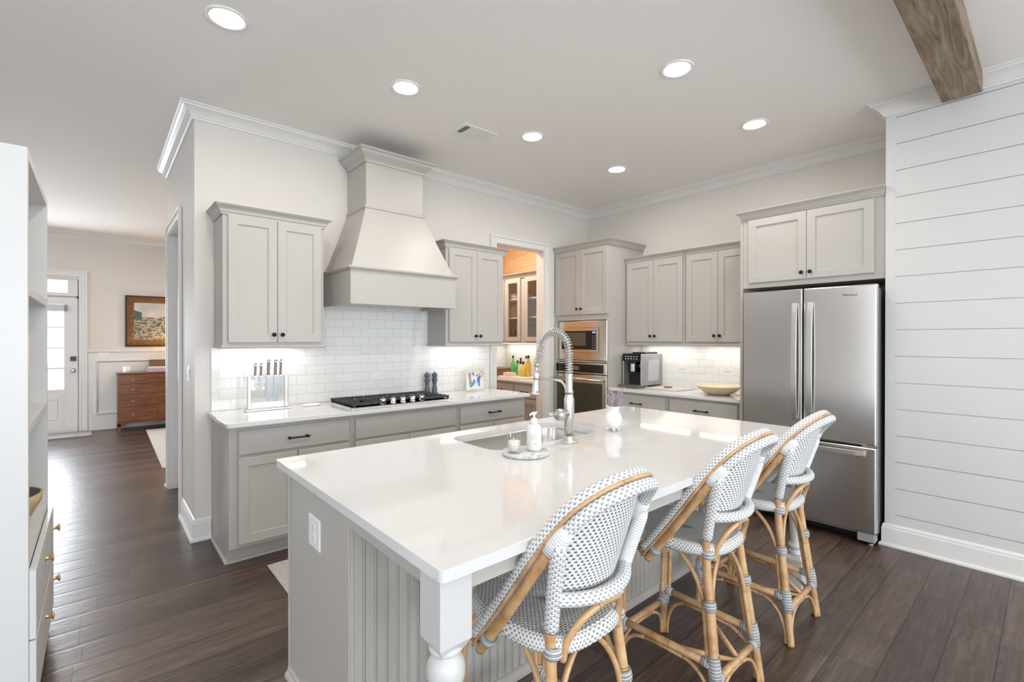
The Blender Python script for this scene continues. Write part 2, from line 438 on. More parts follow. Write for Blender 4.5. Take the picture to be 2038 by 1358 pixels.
# pantry shell
struct('wall_pantry_left', MB().box((2.8, 4.14, 0), (2.9, 5.60, CZ)), grass_m)
struct('wall_pantry_right', MB().box((4.69, 4.14, 0), (4.83, 5.66, CZ)), grass_m)
pb = MB().box((2.9, 5.54, 0), (2.98, 5.60, CZ)).box((3.53, 5.54, 0), (4.69, 5.60, CZ)).box((2.98, 5.54, 0), (3.53, 5.60, 1.42)).box((2.98, 5.54, 2.15), (3.53, 5.60, CZ))
struct('wall_pantry_back', pb, grass_m)
# windows (frames, muntins, panes)
def window(n, fr, wd, h, nu, nv, nm='window'):
    f = MB(fr); t = .05
    f.box((0, 0, -.06), (t, h, .02)).box((wd-t, 0, -.06), (wd, h, .02)).box((t, 0, -.06), (wd-t, t, .02)).box((t, h-t, -.06), (wd-t, h, .02))
    for i in range(1, nu): f.box((wd*i/nu-.012, t, -.03), (wd*i/nu+.012, h-t, -.005))
    for i in range(1, nv): f.box((t, h*i/nv-.012, -.03), (wd-t, h*i/nv+.012, -.005))
    o = struct('%s_%d' % (nm, n), f, trim_m)
    obj('pane', MB(fr).box((t, t, -.02), (wd-t, h-t, -.016)), pane_m, o)
def frame_py(x0, y, z0): return Matrix(((-1,0,0,x0),(0,0,1,y),(0,1,0,z0),(0,0,0,1)))   # face looking +y
def frame_px(x, y0, z0): return Matrix(((0,0,1,x),(1,0,0,y0),(0,1,0,z0),(0,0,0,1)))     # face looking +x
for i, x in enumerate((-1.35, 1.05, 3.45)): window(i+1, frame_py(x, -4.52, .5), 1.7, 2.1, 2, 4)
window(4, frame_px(-4.02, -2.6, .6), 2.2, 1.9, 2, 3)
window(5, frame_px(-4.02, 6.7, .6), 1.8, 1.9, 2, 3)  # unseen window, added to give the foyer fill light
window(8, frame_px(-4.02, .9, .6), 1.4, 1.9, 2, 3)  # unseen window, added to brighten the fridge reflection and the left side
window(6, frame_y(2.98, 5.56, 1.42), .55, .73, 2, 3)

# crown moulding
CR = [(0, CZ-.092), (.012, CZ-.092), (.014, CZ-.080), (.020, CZ-.076), (.030, CZ-.060), (.046, CZ-.042), (.064, CZ-.030), (.078, CZ-.024), (.080, CZ-.014), (.092, CZ-.010), (.092, CZ-.0002), (0, CZ-.0002)]
struct('trim_1', MB().moulding([(.513, 5.72), (.513, 4.02), (4.83, 4.02), (4.83, .784), (4.16, .784), (4.16, -4.5)], CR, -1), trim_m)
struct('trim_2', MB().moulding([(2.8, 9.98), (-4.0, 9.98)], CR, 1), trim_m)
# baseboards
BB = [(0, 0), (.030, 0), (.030, .012), (.024, .020), (.016, .022), (.016, .125), (.012, .130), (.012, .142), (.006, .152), (0, .155)]
struct('baseboard_back', MB().moulding([(.513, 4.655), (.513, 4.02), (.612, 4.02)], BB, -1), trim_m)
struct('baseboard_hall', MB().moulding([(.60, 5.72), (.513, 5.72), (.513, 5.67)], BB, -1), trim_m)
struct('baseboard_shiplap', MB().moulding([(4.20, .784), (4.16, .784), (4.16, -4.5)], BB, -1), trim_m)
struct('baseboard_foyer', MB().moulding([(2.8, 9.98), (-.12, 9.98)], [(0,0),(.03,0),(.03,.015),(.018,.02),(.018,.20),(.008,.215),(0,.22)], 1), trim_m)

# cased doorway into the pantry
def casing(n, fr, x0, x1, h, wd=.09, depth=.12, jamb=True):
    c = MB(fr)
    def leg(a, b, z0, z1):
        c.box((a, z0, 0), (b, z1, .012))
    c.box((x0-wd, 0, 0), (x0-.006, h+wd, .012)); c.box((x1+.006, 0, 0), (x1+wd, h+wd, .012)); c.box((x0-.006, h+.006, 0), (x1+.006, h+wd, .012))
    c.box((x0-wd, 0, .012), (x0-wd+.022, h+wd, .024)); c.box((x1+wd-.022, 0, .012), (x1+wd, h+wd, .024)); c.box((x0-wd+.022, h+wd-.022, .012), (x1+wd-.022, h+wd, .024))
    c.box((x0-.03, 0, .012), (x0-.006, h+.03, .017)); c.box((x1+.006, 0, .012), (x1+.03, h+.03, .017)); c.box((x0-.006, h+.006, .012), (x1+.006, h+.03, .017))
    if jamb:
        c.box((x0-.012, 0, -depth-.002), (x0, h, .003)); c.box((x1, 0, -depth-.002), (x1+.012, h, .003)); c.box((x0-.012, h, -depth-.002), (x1+.012, h+.012, .003))
    return struct('trim_%d' % n, c, trim_m, bevel=.002)
casing(3, frame_y(0, 4.018), 3.277, 4.003, 2.488)
casing(4, Matrix(((0,0,-1,.511),(-1,0,0,0),(0,1,0,0),(0,0,0,1))), -5.568, -4.762, 2.428)

# shaker door / slab front builders
def shaker(fr, x0, x1, z0, z1, t=.02, st=.057, w0=0.0, rec=.009):
    m = MB(fr)
    def rc(i, w): return [(x0+i, z0+i, w), (x1-i, z0+i, w), (x1-i, z1-i, w), (x0+i, z1-i, w)]
    L = [rc(0, w0), rc(0, w0+t-.002), rc(.002, w0+t), rc(st, w0+t), rc(st+.002, w0+t-.001), rc(st+.003, w0+t-rec)]
    return m.loops(L)
def slab(fr, x0, x1, z0, z1, t=.02, w0=0.0):
    m = MB(fr)
    def rc(i, w): return [(x0+i, z0+i, w), (x1-i, z0+i, w), (x1-i, z1-i, w), (x0+i, z1-i, w)]
    return m.loops([rc(0, w0), rc(0, w0+t-.004), rc(.004, w0+t)])
def knob(fr, u, v, w, parent, name='knob'):
    m = MB(fr); pr = [(.0065, 0), (.0065, .003), (.0045, .006), (.0045, .014), (.010, .018), (.0145, .022), (.0150, .026), (.0125, .029), (.004, .0305)]
    L = [[(u+r*math.cos(2*PI*j/18), v+r*math.sin(2*PI*j/18), w+h) for j in range(18)] for r, h in pr]
    return obj(name, m.loops(L, smooth=True), black_m, parent)
def pull(fr, u, v, w, ln, parent):
    m = MB(fr); h = ln/2
    m.tube([(u-h, v, w+.028), (u-h+.01, v, w+.028), (u+h-.01, v, w+.028), (u+h, v, w+.028)], [.0062, .0052, .0052, .0062], 12)
    for s in (-1, 1):
        m.tube([(u+s*(h-.014), v, w), (u+s*(h-.014), v, w+.004), (u+s*(h-.014), v, w+.010), (u+s*(h-.014), v, w+.028)], [.009, .008, .0055, .0055], 12)
        m.tube([(u+s*(h-.020), v, w+.028), (u+s*(h-.008), v, w+.028)], .0085, 12)
    return obj('handle', m, black_m, parent)
def cab_crown(fr_pts, z, parent, hgt=.054, proj=.052, side=1):
    pr = [(0, z-.012), (.010, z-.012), (.012, z-.002), (.018, z+.004), (.022, z+hgt*.35), (proj*.62, z+hgt*.62), (proj*.80, z+hgt*.72), (proj*.84, z+hgt*.84), (proj, z+hgt*.88), (proj, z+hgt), (0, z+hgt)]
    return obj('crown_moulding', MB().moulding(fr_pts, pr, side), cab_m, parent)
def light_rail(pts, z, parent, side=1):
    pr = [(-.02, z-.018), (.006, z-.018), (.012, z-.010), (.006, z-.002), (.004, z+.006), (-.02, z+.006)]
    return obj('light_rail', MB().moulding(pts, pr, side), cab_m, parent)

# ------------------------------------------------------------------ stove wall: base cabinets (three units), counter, splash
BASE = 3.41
def base_unit(name, label, x0, x1, drawer, doors, endpanel=0, handle=True, doorknobs=True):
    t = thing(name, label, 'cabinet', ((x0+x1)/2, 3.715, 0), 'base cabinets along the stove wall')
    fr = frame_y(0, BASE)
    b = MB().box((x0, BASE, .105), (x1, 4.018, .882)).box((x0+.0, BASE+.07, 0), (x1, 4.018, .106))
    obj('body', b, cab_m, t, .002)
    obj('toe_moulding', MB().moulding([(x0, 4.0), (x0, BASE+.07), (x1, BASE+.07)] if endpanel == 1 else [(x0, BASE+.07), (x1, BASE+.07)], [(0,0),(.014,0),(.012,.010),(.004,.018),(0,.018)], -1), cab_m, t)
    d0, d1 = drawer
    dr = obj('drawer', slab(fr, d0, d1, .70, .855, .02), cab_m, t)
    if handle: pull(fr, (d0+d1)/2, .775, .02, .14, dr)
    n = len(doors)
    for i, (a, c) in enumerate(doors):
        d = obj('door', shaker(fr, a, c, .13, .682), cab_m, t)
        kx = (c-.03) if (i == 0) else (a+.03)
        if doorknobs: knob(fr, kx, .63, .02, d)
    return t
base_unit('base_cabinet', 'grey base cabinet at the left end of the stove counter, black pull on its drawer', .615, 1.41, (.665, 1.382), [(.665, 1.021), (1.026, 1.382)], 1)
base_unit('base_cabinet', 'grey base cabinet under the gas cooktop with a plain front and no drawer pull', 1.41, 2.343, (1.429, 2.322), [(1.429, 1.873), (1.878, 2.322)], 0, False)
base_unit('base_cabinet', 'grey base cabinet right of the cooktop beside the pantry doorway', 2.343, 3.14, (2.364, 3.110), [(2.364, 2.735), (2.740, 3.110)])
def rounded(x0, y0, x1, y1, r=.012, corners=(1,1,1,1), n=5):
    P = []
    for (cx, cy, a0), on in zip([(x0, y0, PI), (x1, y0, 1.5*PI), (x1, y1, 0), (x0, y1, .5*PI)], corners):
        ox = cx + (r if cx == x0 else -r); oy = cy + (r if cy == y0 else -r)
        if on: P += [(ox+r*math.cos(a0+k*PI/2/n), oy+r*math.sin(a0+k*PI/2/n)) for k in range(n+1)]
        else: P.append((cx, cy))
    return P
o = obj('countertop', MB().prism(rounded(.590, 3.345, 3.165, 4.018, .02, (1,1,0,0)), .884, .914), quartz_m, bevel=.004)
tag(o, 'long white quartz countertop along the stove wall', 'countertop')
bs = MB().box((.615, 4.008, .9145), (3.172, 4.0195, 1.385)).box((1.29, 4.008, 1.385), (2.42, 4.0195, 1.74))
struct('trim_5', bs, tile_y)                                            # tiled splash behind the cooktop
struct('trim_6', MB().box((.612, 4.0055, .9145), (.655, 4.0185, 1.05)).box((.612, 4.0055, 1.0515), (.655, 4.0185, 1.20)).box((.612, 4.0055, 1.2015), (.655, 4.0185, 1.384)), plain('edge_tile', (.79, .79, .785), .12), bevel=.0015)

# uppers on the stove wall
def upper_y(name, label, x0, x1, yf=3.69, z0=1.392, z1=2.30, group='wall cabinets beside the range hood', dz=(1.415, 2.283)):
    t = thing(name, label, 'cabinet', ((x0+x1)/2, (yf+4.02)/2, z0), group)
    fr = frame_y(0, yf); m = (x0+x1)/2
    obj('body', MB().box((x0, yf, z0), (x1, 4.007, z1)), cab_m, t, .002)
    a, b = x0+.03, x1-.022
    mid = (a+b)/2
    for i, (p, q) in enumerate(((a, mid-.0015), (mid+.0015, b))):
        d = obj('door', shaker(fr, p, q, *dz), cab_m, t)
        knob(fr, mid + (-.028 if i == 0 else .028), dz[0]+.055, .02, d)
    cab_crown([(x0, 4.005), (x0, yf), (x1, yf), (x1, 4.005)], z1-.004, t, side=-1)
    light_rail([(x0, 4.005), (x0, yf), (x1, yf), (x1, 4.005)], z0, t, side=-1)
    return t
upper_y('wall_cabinet', 'grey shaker wall cabinet left of the range hood, above the knives', .630, 1.300)
upper_y('wall_cabinet', 'grey shaker wall cabinet right of the range hood, above the child drawing', 2.408, 3.098)

# range hood
t = thing('range_hood', 'tall tapered grey wooden range hood above the gas cooktop', 'range hood', (1.882, 3.9, 1.705))
hx0, hx1, hy, wy = 1.412, 2.352, 3.445, 4.006
nx0, nx1, ny = 1.622, 2.142, 3.645
m = MB(); th = .02; zb, zt = 1.705, 1.975
m.box((hx0, hy, zb), (hx1, hy+th, zt)).box((hx0, hy+th, zb), (hx0+th, wy, zt)).box((hx1-th, hy+th, zb), (hx1, wy, zt)).box((hx0+th, hy+th, zb+.03), (hx1-th, wy, zb+.05))
obj('lower_box', m, cab_m, t, .002)
def rect3(a, b, y, z): return [(a, y, z), (b, y, z), (b, wy, z), (a, wy, z)]
L = []
for k in range(13):
    s_ = k/12; e = s_**.93
    q = (1-s_)**1.0
    L.append(rect3(hx0+.004+(nx0-hx0-.004)*e, hx1-.004-(hx1-nx1-.004)*e, hy+.004+(ny-hy-.004)*e, zt+(2.515-zt)*s_))
obj('tapered_shroud', MB().loops(L), cab_m, t)
obj('chimney', MB().box((nx0, ny, 2.505), (nx1, wy, 3.0)), cab_m, t, .002)
def band(x0, x1, y, z, pr, nm):
    return obj(nm, MB().moulding([(x0, wy), (x0, y), (x1, y), (x1, wy)], [(o_, z+h_) for o_, h_ in pr], -1), cab_m, t)
band(hx0, hx1, hy, zt, [(-.01, -.012), (.008, -.012), (.020, .002), (.020, .010), (.012, .016), (-.01, .018)], 'lower_band')
band(nx0, nx1, ny, 2.505, [(0, -.014), (.010, -.012), (.016, -.004), (.016, .006), (.008, .014), (0, .016)], 'upper_band')
band(nx0, nx1, ny, 2.868, [(0, 0), (.010, .0), (.012, .018), (.024, .030), (.050, .052), (.060, .062), (.064, .078), (.080, .084), (.080, .10), (0, .10)], 'crown_moulding')
obj('filter_insert', MB().box((hx0+.12, hy+.08, zb+.02), (hx1-.12, wy-.08, zb+.029)), nickel_m, t)
# ------------------------------------------------------------------ right wall
XF = 4.20
# oven tower
t = thing('oven_cabinet', 'tall grey cabinet housing the microwave and wall oven in the corner', 'cabinet', (4.5, 3.60, 0))
fr = frame_x(XF, 0)
b = MB().box((XF, 3.195, .10), (4.828, 4.016, .40)).box((XF, 3.195, 1.66), (4.828, 4.016, 2.492)).box((XF, 3.195, .40), (4.828, 3.232, 1.66)).box((XF, 3.978, .40), (4.828, 4.016, 1.66)).box((4.79, 3.232, .40), (4.828, 3.978, 1.66)).box((XF+.06, 3.195, 0), (4.828, 4.016, .10)).box((XF, 3.232, 1.178), (4.79, 3.978, 1.196))
obj('body', b, cab_m, t)
for i, (a, c) in enumerate(((-3.995, -3.608), (-3.604, -3.212))):
    d = obj('door', shaker(fr, a, c, 1.725, 2.470), cab_m, t); knob(fr, -3.606+(-.03 if i == 0 else .03), 1.79, .02, d)
obj('door', slab(fr, -3.995, -3.215, .12, .38), cab_m, t)
cab_crown([(4.826, 3.195), (XF, 3.195), (XF, 4.0)], 2.488, t, side=1)
# microwave
def rectloop(fr_, x0, x1, z0, z1, i, w): return [(x0+i, z0+i, w), (x1-i, z0+i, w), (x1-i, z1-i, w), (x0+i, z1-i, w)]
t = thing('microwave', 'built-in stainless microwave with a dark window above the wall oven', 'microwave', (4.3, 3.60, 1.20))
a, c, z0, z1 = -3.985, -3.215, 1.200, 1.650
m = MB(fr); m.loops([rectloop(fr, a, c, z0, z1, 0, 0), rectloop(fr, a, c, z0, z1, 0, .018), rectloop(fr, a, c, z0, z1, .004, .022), [(a+.075, z0+.085, .022), (c-.10, z0+.085, .022), (c-.10, z1-.075, .022), (a+.075, z1-.075, .022)], [(a+.075, z0+.085, .008), (c-.10, z0+.085, .008), (c-.10, z1-.075, .008), (a+.075, z1-.075, .008)]])
obj('trim_frame', m, steel2_m, t)
obj('body', MB(fr).box((a+.04, z0+.03, -.42), (c-.06, z1-.03, -.001)), ss_dark, t)
a2, c2, y0, y1 = a+.083, c-.108, z0+.093, z1-.083
m = MB(fr).loops([rectloop(fr, a2, c2, y0, y1, 0, .006), rectloop(fr, a2, c2, y0, y1, 0, .036), rectloop(fr, a2, c2, y0, y1, .03, .036), rectloop(fr, a2, c2, y0, y1, .03, .031)], True, True)
dd = obj('door', m, steel2_m, t)
obj('black_glass', MB(fr).box((a2+.031, y0+.031, .031), (c2-.031, y1-.031, .0335)), blackp_m, dd)
obj('window', MB(fr).box((a2+.055, y0+.075, .0335), (c2-.18, y1-.05, .0342)), plain('tinted_window', (.10, .085, .065), .25), dd)
obj('display', MB(fr).box((c2-.085, y1-.058, .0336), (c2-.04, y1-.04, .0345)), disp_m, dd)
kp = MB(fr)
for i in range(6):
    for j in range(3): kp.box((c2-.088+j*.018, y0+.05+i*.026, .0336), (c2-.078+j*.018, y0+.057+i*.026, .0341))
obj('keypad', kp, grey_feet, dd)
# wall oven
t = thing('built_in_oven', 'built-in stainless wall oven with dark glass door below the microwave', 'oven', (4.3, 3.60, .42))
obj('body', MB(fr).box((a+.03, .43, -.55), (c-.03, 1.165, -.001)), ss_dark, t)
pnl = obj('control_panel', MB(fr).loops([rectloop(fr, a, c, 1.045, 1.17, 0, 0), rectloop(fr, a, c, 1.045, 1.17, 0, .026), rectloop(fr, a, c, 1.045, 1.17, .003, .030)]), steel2_m, t)
obj('control_glass', MB(fr).box((a+.02, 1.062, .030), (c-.04, 1.155, .0325)), blackp_m, pnl)
obj('display', MB(fr).box((a+.28, 1.085, .0326), (a+.38, 1.13, .0332)), plain('dim_display', (.14, .14, .13), .2), pnl)
d = obj('door', MB(fr).loops([rectloop(fr, a, c, .43, 1.035, 0, .001), rectloop(fr, a, c, .43, 1.035, 0, .030), rectloop(fr, a, c, .43, 1.035, .003, .034)]), steel2_m, t)
obj('oven_window', MB(fr).box((a+.045, .50, .034), (c-.055, .945, .037)), plain('oven_glass', (.05, .048, .032), .12), d)
m = MB(fr).tube([(a+.03, .985, .075), (c-.03, .985, .075)], .013, 14)
for q in (a+.06, c-.06): m.box((q-.012, .975, .034), (q+.012, .995, .075))
obj('handle', m, nickel_m, d)

# right counter, base units
def base_unit_x(name, label, y0, y1, doors):
    t = thing(name, label, 'cabinet', (4.5, (y0+y1)/2, 0), 'base cabinets between oven and fridge')
    fx = frame_x(4.215, 0)
    obj('body', MB().box((4.215, y0, .105), (4.828, y1, .882)).box((4.285, y0, 0), (4.828, y1, .106)), cab_m, t, .002)
    dr = obj('drawer', slab(fx, -y1+.028, -y0-.028, .70, .855), cab_m, t); pull(fx, -(y0+y1)/2, .775, .02, .14, dr)
    mid = -(y0+y1)/2
    for i, (p, q) in enumerate(((-y1+.028, mid-.0015), (mid+.0015, -y0-.028))):
        d = obj('door', shaker(fx, p, q, .13, .682), cab_m, t); knob(fx, mid+(-.03 if i == 0 else .03), .63, .02, d)
base_unit_x('base_cabinet', 'grey base cabinet beside the oven tower, under the espresso machine', 2.50, 3.193, 2)
base_unit_x('base_cabinet', 'grey base cabinet beside the refrigerator, under the cream bowl', 1.792, 2.498, 2)
o = obj('countertop', MB().prism(rounded(4.178, 1.790, 4.828, 3.193, .01, (0,0,0,0)), .884, .914), quartz_m, bevel=.004)
tag(o, 'short white quartz countertop between oven tower and refrigerator', 'countertop')
struct('trim_7', MB().box((4.818, 1.79, .9145), (4.8295, 3.194, 1.40)), tile_x)
def upper_x(name, label, y0, y1, first, last):
    xf = 4.50; t = thing(name, label, 'cabinet', (4.66, (y0+y1)/2, 1.39), 'wall cabinets above the coffee counter')
    fx = frame_x(xf, 0); z0, z1 = 1.392, 2.30
    obj('body', MB().box((xf, y0, z0), (4.817, y1, z1)), cab_m, t, .002)
    mid = -(y0+y1)/2
    for i, (p, q) in enumerate(((-y1+.02, mid-.0015), (mid+.0015, -y0-.02))):
        d = obj('door', shaker(fx, p, q, 1.415, 2.283), cab_m, t); knob(fx, mid+(-.028 if i == 0 else .028), 1.475, .02, d)
    cab_crown([(xf, y0), (xf, y1)], z1-.004, t, side=1); light_rail([(xf, y0), (xf, y1)], z0, t, side=1)
upper_x('wall_cabinet', 'grey shaker wall cabinet beside the oven tower, above the espresso machine', 2.478, 3.190, 0, 0)
upper_x('wall_cabinet', 'grey shaker wall cabinet beside the refrigerator, above the cream bowl', 1.790, 2.474, 0, 0)
# cabinet over the fridge
t = thing('over_fridge_cabinet', 'deep grey two-door cabinet above the refrigerator', 'cabinet', (4.5, 1.27, 1.885))
xf = 4.175; fx = frame_x(xf, 0)
obj('body', MB().box((xf, .787, 1.872), (4.828, 1.765, 2.475)), cab_m, t, .002)
for i, (p, q) in enumerate(((-1.715, -1.278), (-1.275, -.85))):
    d = obj('door', shaker(fx, p, q, 1.915, 2.445), cab_m, t); knob(fx, -1.2765+(-.03 if i == 0 else .03), 1.965, .02, d)
cab_crown([(xf, .787), (xf, 1.765), (4.5, 1.765)], 2.468, t, side=1)
o = obj('fridge_side_panel', MB().box((4.175, 1.766, 0), (4.828, 1.788, 2.475)), cab_m); tag(o, 'tall grey panel between the refrigerator and the coffee counter', 'panel')
# ------------------------------------------------------------------ refrigerator
t = thing('refrigerator', 'stainless french door refrigerator with bottom freezer drawer', 'refrigerator', (4.4, 1.245, 0))
FX = 4.045; fx = frame_x(FX, 0); ya, ys, yb = -1.690, -1.250, -.800
gsd = plain('fridge_side_grey', (.20, .20, .205), .45, .2)
obj('body', MB(fx).box((ya+.01, .07, -.70), (yb-.012, 1.80, -.006)), gsd, t, .004)
def fdoor(nm, p, q, z0, z1):
    m = MB(fx); L = []
    def rc(i, w): return [(p+i, z0+i, w), (q-i, z0+i, w), (q-i, z1-i, w), (p+i, z1-i, w)]
    return obj(nm, m.loops([rc(0, -.004), rc(0, .036), rc(.003, .043), rc(.009, .046)]), steel_m, t, bevel=.0015)
ld = fdoor('left_door', ya, ys-.004, .705, 1.822); rd = fdoor('right_door', ys+.004, yb, .705, 1.822)
fz = fdoor('freezer_drawer', ya, yb, .105, .692)
def vhandle(u, parent):
    pts = []; n = 14; L = []
    for k in range(n+1):
        s_ = k/n; z = .835+(1.715-.835)*s_; w = .052+.022*math.sin(PI*s_)**.7
        L.append([(u-.018, z, w), (u+.018, z, w), (u+.018, z, w+.014), (u-.018, z, w+.014)])
    m = MB(fx).loops(L)
    for z in (.85, 1.70): m.box((u-.014, z-.014, .044), (u+.014, z+.014, .062))
    obj('handle', m, nickel_m, parent, .003)
vhandle(ys-.052, ld); vhandle(ys+.052, rd)
L = []
for k in range(15):
    s_ = k/14; u = ya+.06+(yb-ya-.12)*s_; w = .058+.026*math.sin(PI*s_)**.7
    L.append([(u, .630, w), (u, .666, w), (u, .666, w+.014), (u, .630, w+.014)])
m = MB(fx).loops(L)
for u in (ya+.075, yb-.075): m.box((u-.012, .636, .044), (u+.012, .660, .066))
obj('handle', m, nickel_m, fz, .003)
obj('hinge_cover', MB(fx).box((yb-.10, 1.80, -.12), (yb-.015, 1.828, .0)), ss_dark, t, .003)
obj('hinge_plate', MB(fx).box((yb-.085, .694, .002), (yb-.006, .703, .034)), grey_feet, t)
obj('toe_grille', MB(fx).box((ya+.02, .035, -.06), (yb-.12, .095, -.02)), ss_dark, t, .004)
obj('foot_bracket', MB(fx).box((yb-.115, .028, -.06), (yb-.012, .088, .018)), grey_feet, t, .006)
obj('levelling_foot', MB(fx).tube([(yb-.045, 0, -.02), (yb-.045, .012, -.02), (yb-.045, .0121, -.02), (yb-.045, .03, -.02)], [.018, .018, .010, .010], 14), nickel_m, t)
cu = bpy.data.curves.new('badge', 'FONT'); cu.body = 'Whirlpool'; cu.size = .021; cu.extrude = .0006; cu.align_x = 'CENTER'
tmp = bpy.data.objects.new('tmp', cu); me = bpy.data.meshes.new_from_object(tmp); bpy.data.objects.remove(tmp)
me.materials.clear(); me.materials.append(ss_dark)
bo = bpy.data.objects.new('door_badge', me); C.objects.link(bo); bo.parent = rd
mw = fx @ Matrix.Translation((yb-.155, 1.748, .0468)); bo.location = mw.translation - ORG[t.name]; bo.rotation_euler = mw.to_euler()
ORG[bo.name] = mw.translation

# ------------------------------------------------------------------ island
t = thing('kitchen_island', 'large grey island with beadboard back and turned white corner legs', 'island', (1.87, 1.6, 0))
ix0, ix1, iy0, iy1 = .616, 3.09, 1.505, 2.155
obj('body', MB().box((ix0+.012, iy0+.012, .0), (ix1-.012, iy1-.07, .70)).box((ix0+.012, iy1-.071, .105), (ix1-.012, iy1, .70)).box((ix0+.012, iy0+.012, .70), (1.36, iy1, .882)).box((2.20, iy0+.012, .70), (ix1-.012, iy1, .882)).box((1.36, iy0+.012, .70), (2.20, 1.672, .882)).box((1.36, 2.139, .70), (2.20, iy1, .882)), cab_m, t)
m = MB().box((ix0, iy0, .0), (ix0+.013, iy1+.004, .882)).box((ix0-.006, iy0, .0), (ix0, iy0+.055, .882)).box((ix0-.006, iy1-.012, .0), (ix0, iy1+.004, .882))
obj('end_panel', m, cab_m, t, .002)
obj('end_panel', MB().box((ix1-.013, iy0, 0), (ix1, iy1+.004, .882)), cab_m, t, .002)
# beadboard: boards with a double bead between them
m = MB(); x = ix0+.014; pr = []
y = iy0
P = [(ix0+.013, y)]
while x < ix1-.06:
    P += [(x+.028, y), (x+.0295, y+.004), (x+.031, y+.0005), (x+.0335, y-.0015), (x+.036, y+.0005), (x+.0375, y+.004), (x+.039, y)]
    x += .0408
P += [(ix1-.013, y)]
full = P + [(ix1-.013, iy0+.012), (ix0+.013, iy0+.012)]
obj('beadboard', MB().prism(full, .02, .86), cab_m, t)
obj('baseboard', MB().moulding([(ix1, iy0), (ix0, iy0), (ix0, iy1)], [(0,0),(.022,0),(.020,.012),(.010,.022),(.008,.036),(0,.038)], 1), cab_m, t)
m = MB().box((.612, 1.029, .824), (.632, iy0+.0, .883)).box((.689, .945, .824), (2.998, .965, .883)).box((3.07, 1.029, .824), (3.09, iy0, .883))
obj('apron', m, cab_m, t, .002)
def island_leg(x, y):
    h = .046
    m = MB()
    def sq(hh, z): return [(x-hh, y-hh, z), (x+hh, y-hh, z), (x+hh, y+hh, z), (x-hh, y+hh, z)]
    m.loops([sq(.026, .672), sq(h, .708), sq(h, .883)])
    m.loops([sq(h, 0), sq(h, .180), sq(.030, .200)])
    pr = [(.026, .198), (.034, .203), (.038, .212), (.034, .222), (.026, .226), (.026, .232), (.036, .242), (.040, .252), (.036, .262), (.028, .268), (.027, .28), (.030, .32), (.035, .40), (.039, .47), (.040, .505), (.036, .53), (.030, .545), (.030, .550), (.042, .556), (.047, .566), (.042, .577), (.034, .583), (.040, .592), (.047, .612), (.0485, .630), (.045, .648), (.038, .662), (.032, .668), (.032, .672), (.041, .678), (.042, .686), (.036, .694), (.02, .70)]
    m.lathe(pr, (x, y, 0), 32)
    return obj('leg', m, leg_m, t, .0015)
island_leg(.642, .982); island_leg(3.032, .982)
obj('island_socket', MB(), white_m, t) if False else None
# slab with an undermount sink cut-out
sx0, sx1, sy0, sy1 = 1.395, 2.165, 1.705, 2.125
outer = rounded(.580, .905, 3.130, 2.235, .018)
inner = rounded(sx0, sy0, sx1, sy1, .09, n=9)
def slab_with_hole(outer, inner, z0, z1):
    m = MB(); k = 72
    cx, cy = (sx0+sx1)/2, (sy0+sy1)/2
    def resample(poly):
        out = []
        for i in range(k):
            a = 2*PI*i/k; d = Vector((math.cos(a), math.sin(a)))
            best = None
            for p, q in zip(poly, poly[1:]+poly[:1]):
                p = Vector(p)-Vector((cx, cy)); q = Vector(q)-Vector((cx, cy)); e = q-p
                den = d.x*e.y-d.y*e.x
                if abs(den) < 1e-12: continue
                tt = (p.x*e.y-p.y*e.x)/den; ss = (p.x*d.y-p.y*d.x)/den
                if tt > 0 and -1e-9 <= ss <= 1+1e-9 and (best is None or tt > best): best = tt
            out.append((cx+d.x*best, cy+d.y*best))
        return out
    import bmesh
    bm = bmesh.new()
    def ring(poly, z): 
        vs = [bm.verts.new((p[0], p[1], z)) for p in poly]; es = [bm.edges.new((vs[i], vs[(i+1) % len(vs)])) for i in range(len(vs))]; return vs, es
    for z in (z0, z1):
        a, b = ring(outer, z), ring(inner, z)
        bmesh.ops.triangle_fill(bm, use_beauty=True, edges=a[1]+b[1])
    bm.verts.index_update()
    vs = [v.co.copy() for v in bm.verts]; fs = [[v.index for v in f.verts] for f in bm.faces]
    n1, n2 = len(outer), len(inner); tot = n1+n2
    for base, n in ((0, n1), (n1, n2)):
        for i in range(n):
            j = (i+1) % n; fs.append([base+i, base+j, tot+base+j, tot+base+i])
    bm.free(); m.add(vs, fs); return m
o = obj('island_countertop', slab_with_hole(outer, inner, .884, .914), quartz_m, bevel=.003)
tag(o, 'large white quartz slab on top of the island', 'countertop')
# sink
t = thing('kitchen_sink', 'undermount stainless sink set into the white island top', 'sink', (1.78, 1.915, .67))
def rl(e, r, z): return [(p[0], p[1], z) for p in rounded(sx0-e, sy0-e, sx1+e, sy1+e, r, n=9)]
sink_m = plain('sink_steel', (.60, .58, .55), .25, 1)
obj('basin', MB().loops([rl(.012, .10, .8835), rl(-.0, .09, .8835), rl(-.002, .088, .875), rl(-.006, .08, .72), rl(-.03, .06, .700), rl(-.10, .04, .695), rl(-.10, .04, .692), rl(-.02, .07, .692), rl(.002, .09, .72), rl(.002, .09, .878), rl(.012, .10, .878)], False, False, True, True), sink_m, t)
obj('basin_floor', MB().prism([(p[0], p[1]) for p in rl(-.099, .04, 0)], .691, .6955), sink_m, t)
obj('drain', MB().lathe([(.045, .6955), (.045, .699), (.032, .699), (.030, .697), (.001, .697)], (1.78, 1.95, 0), 24), chrome_m, t)
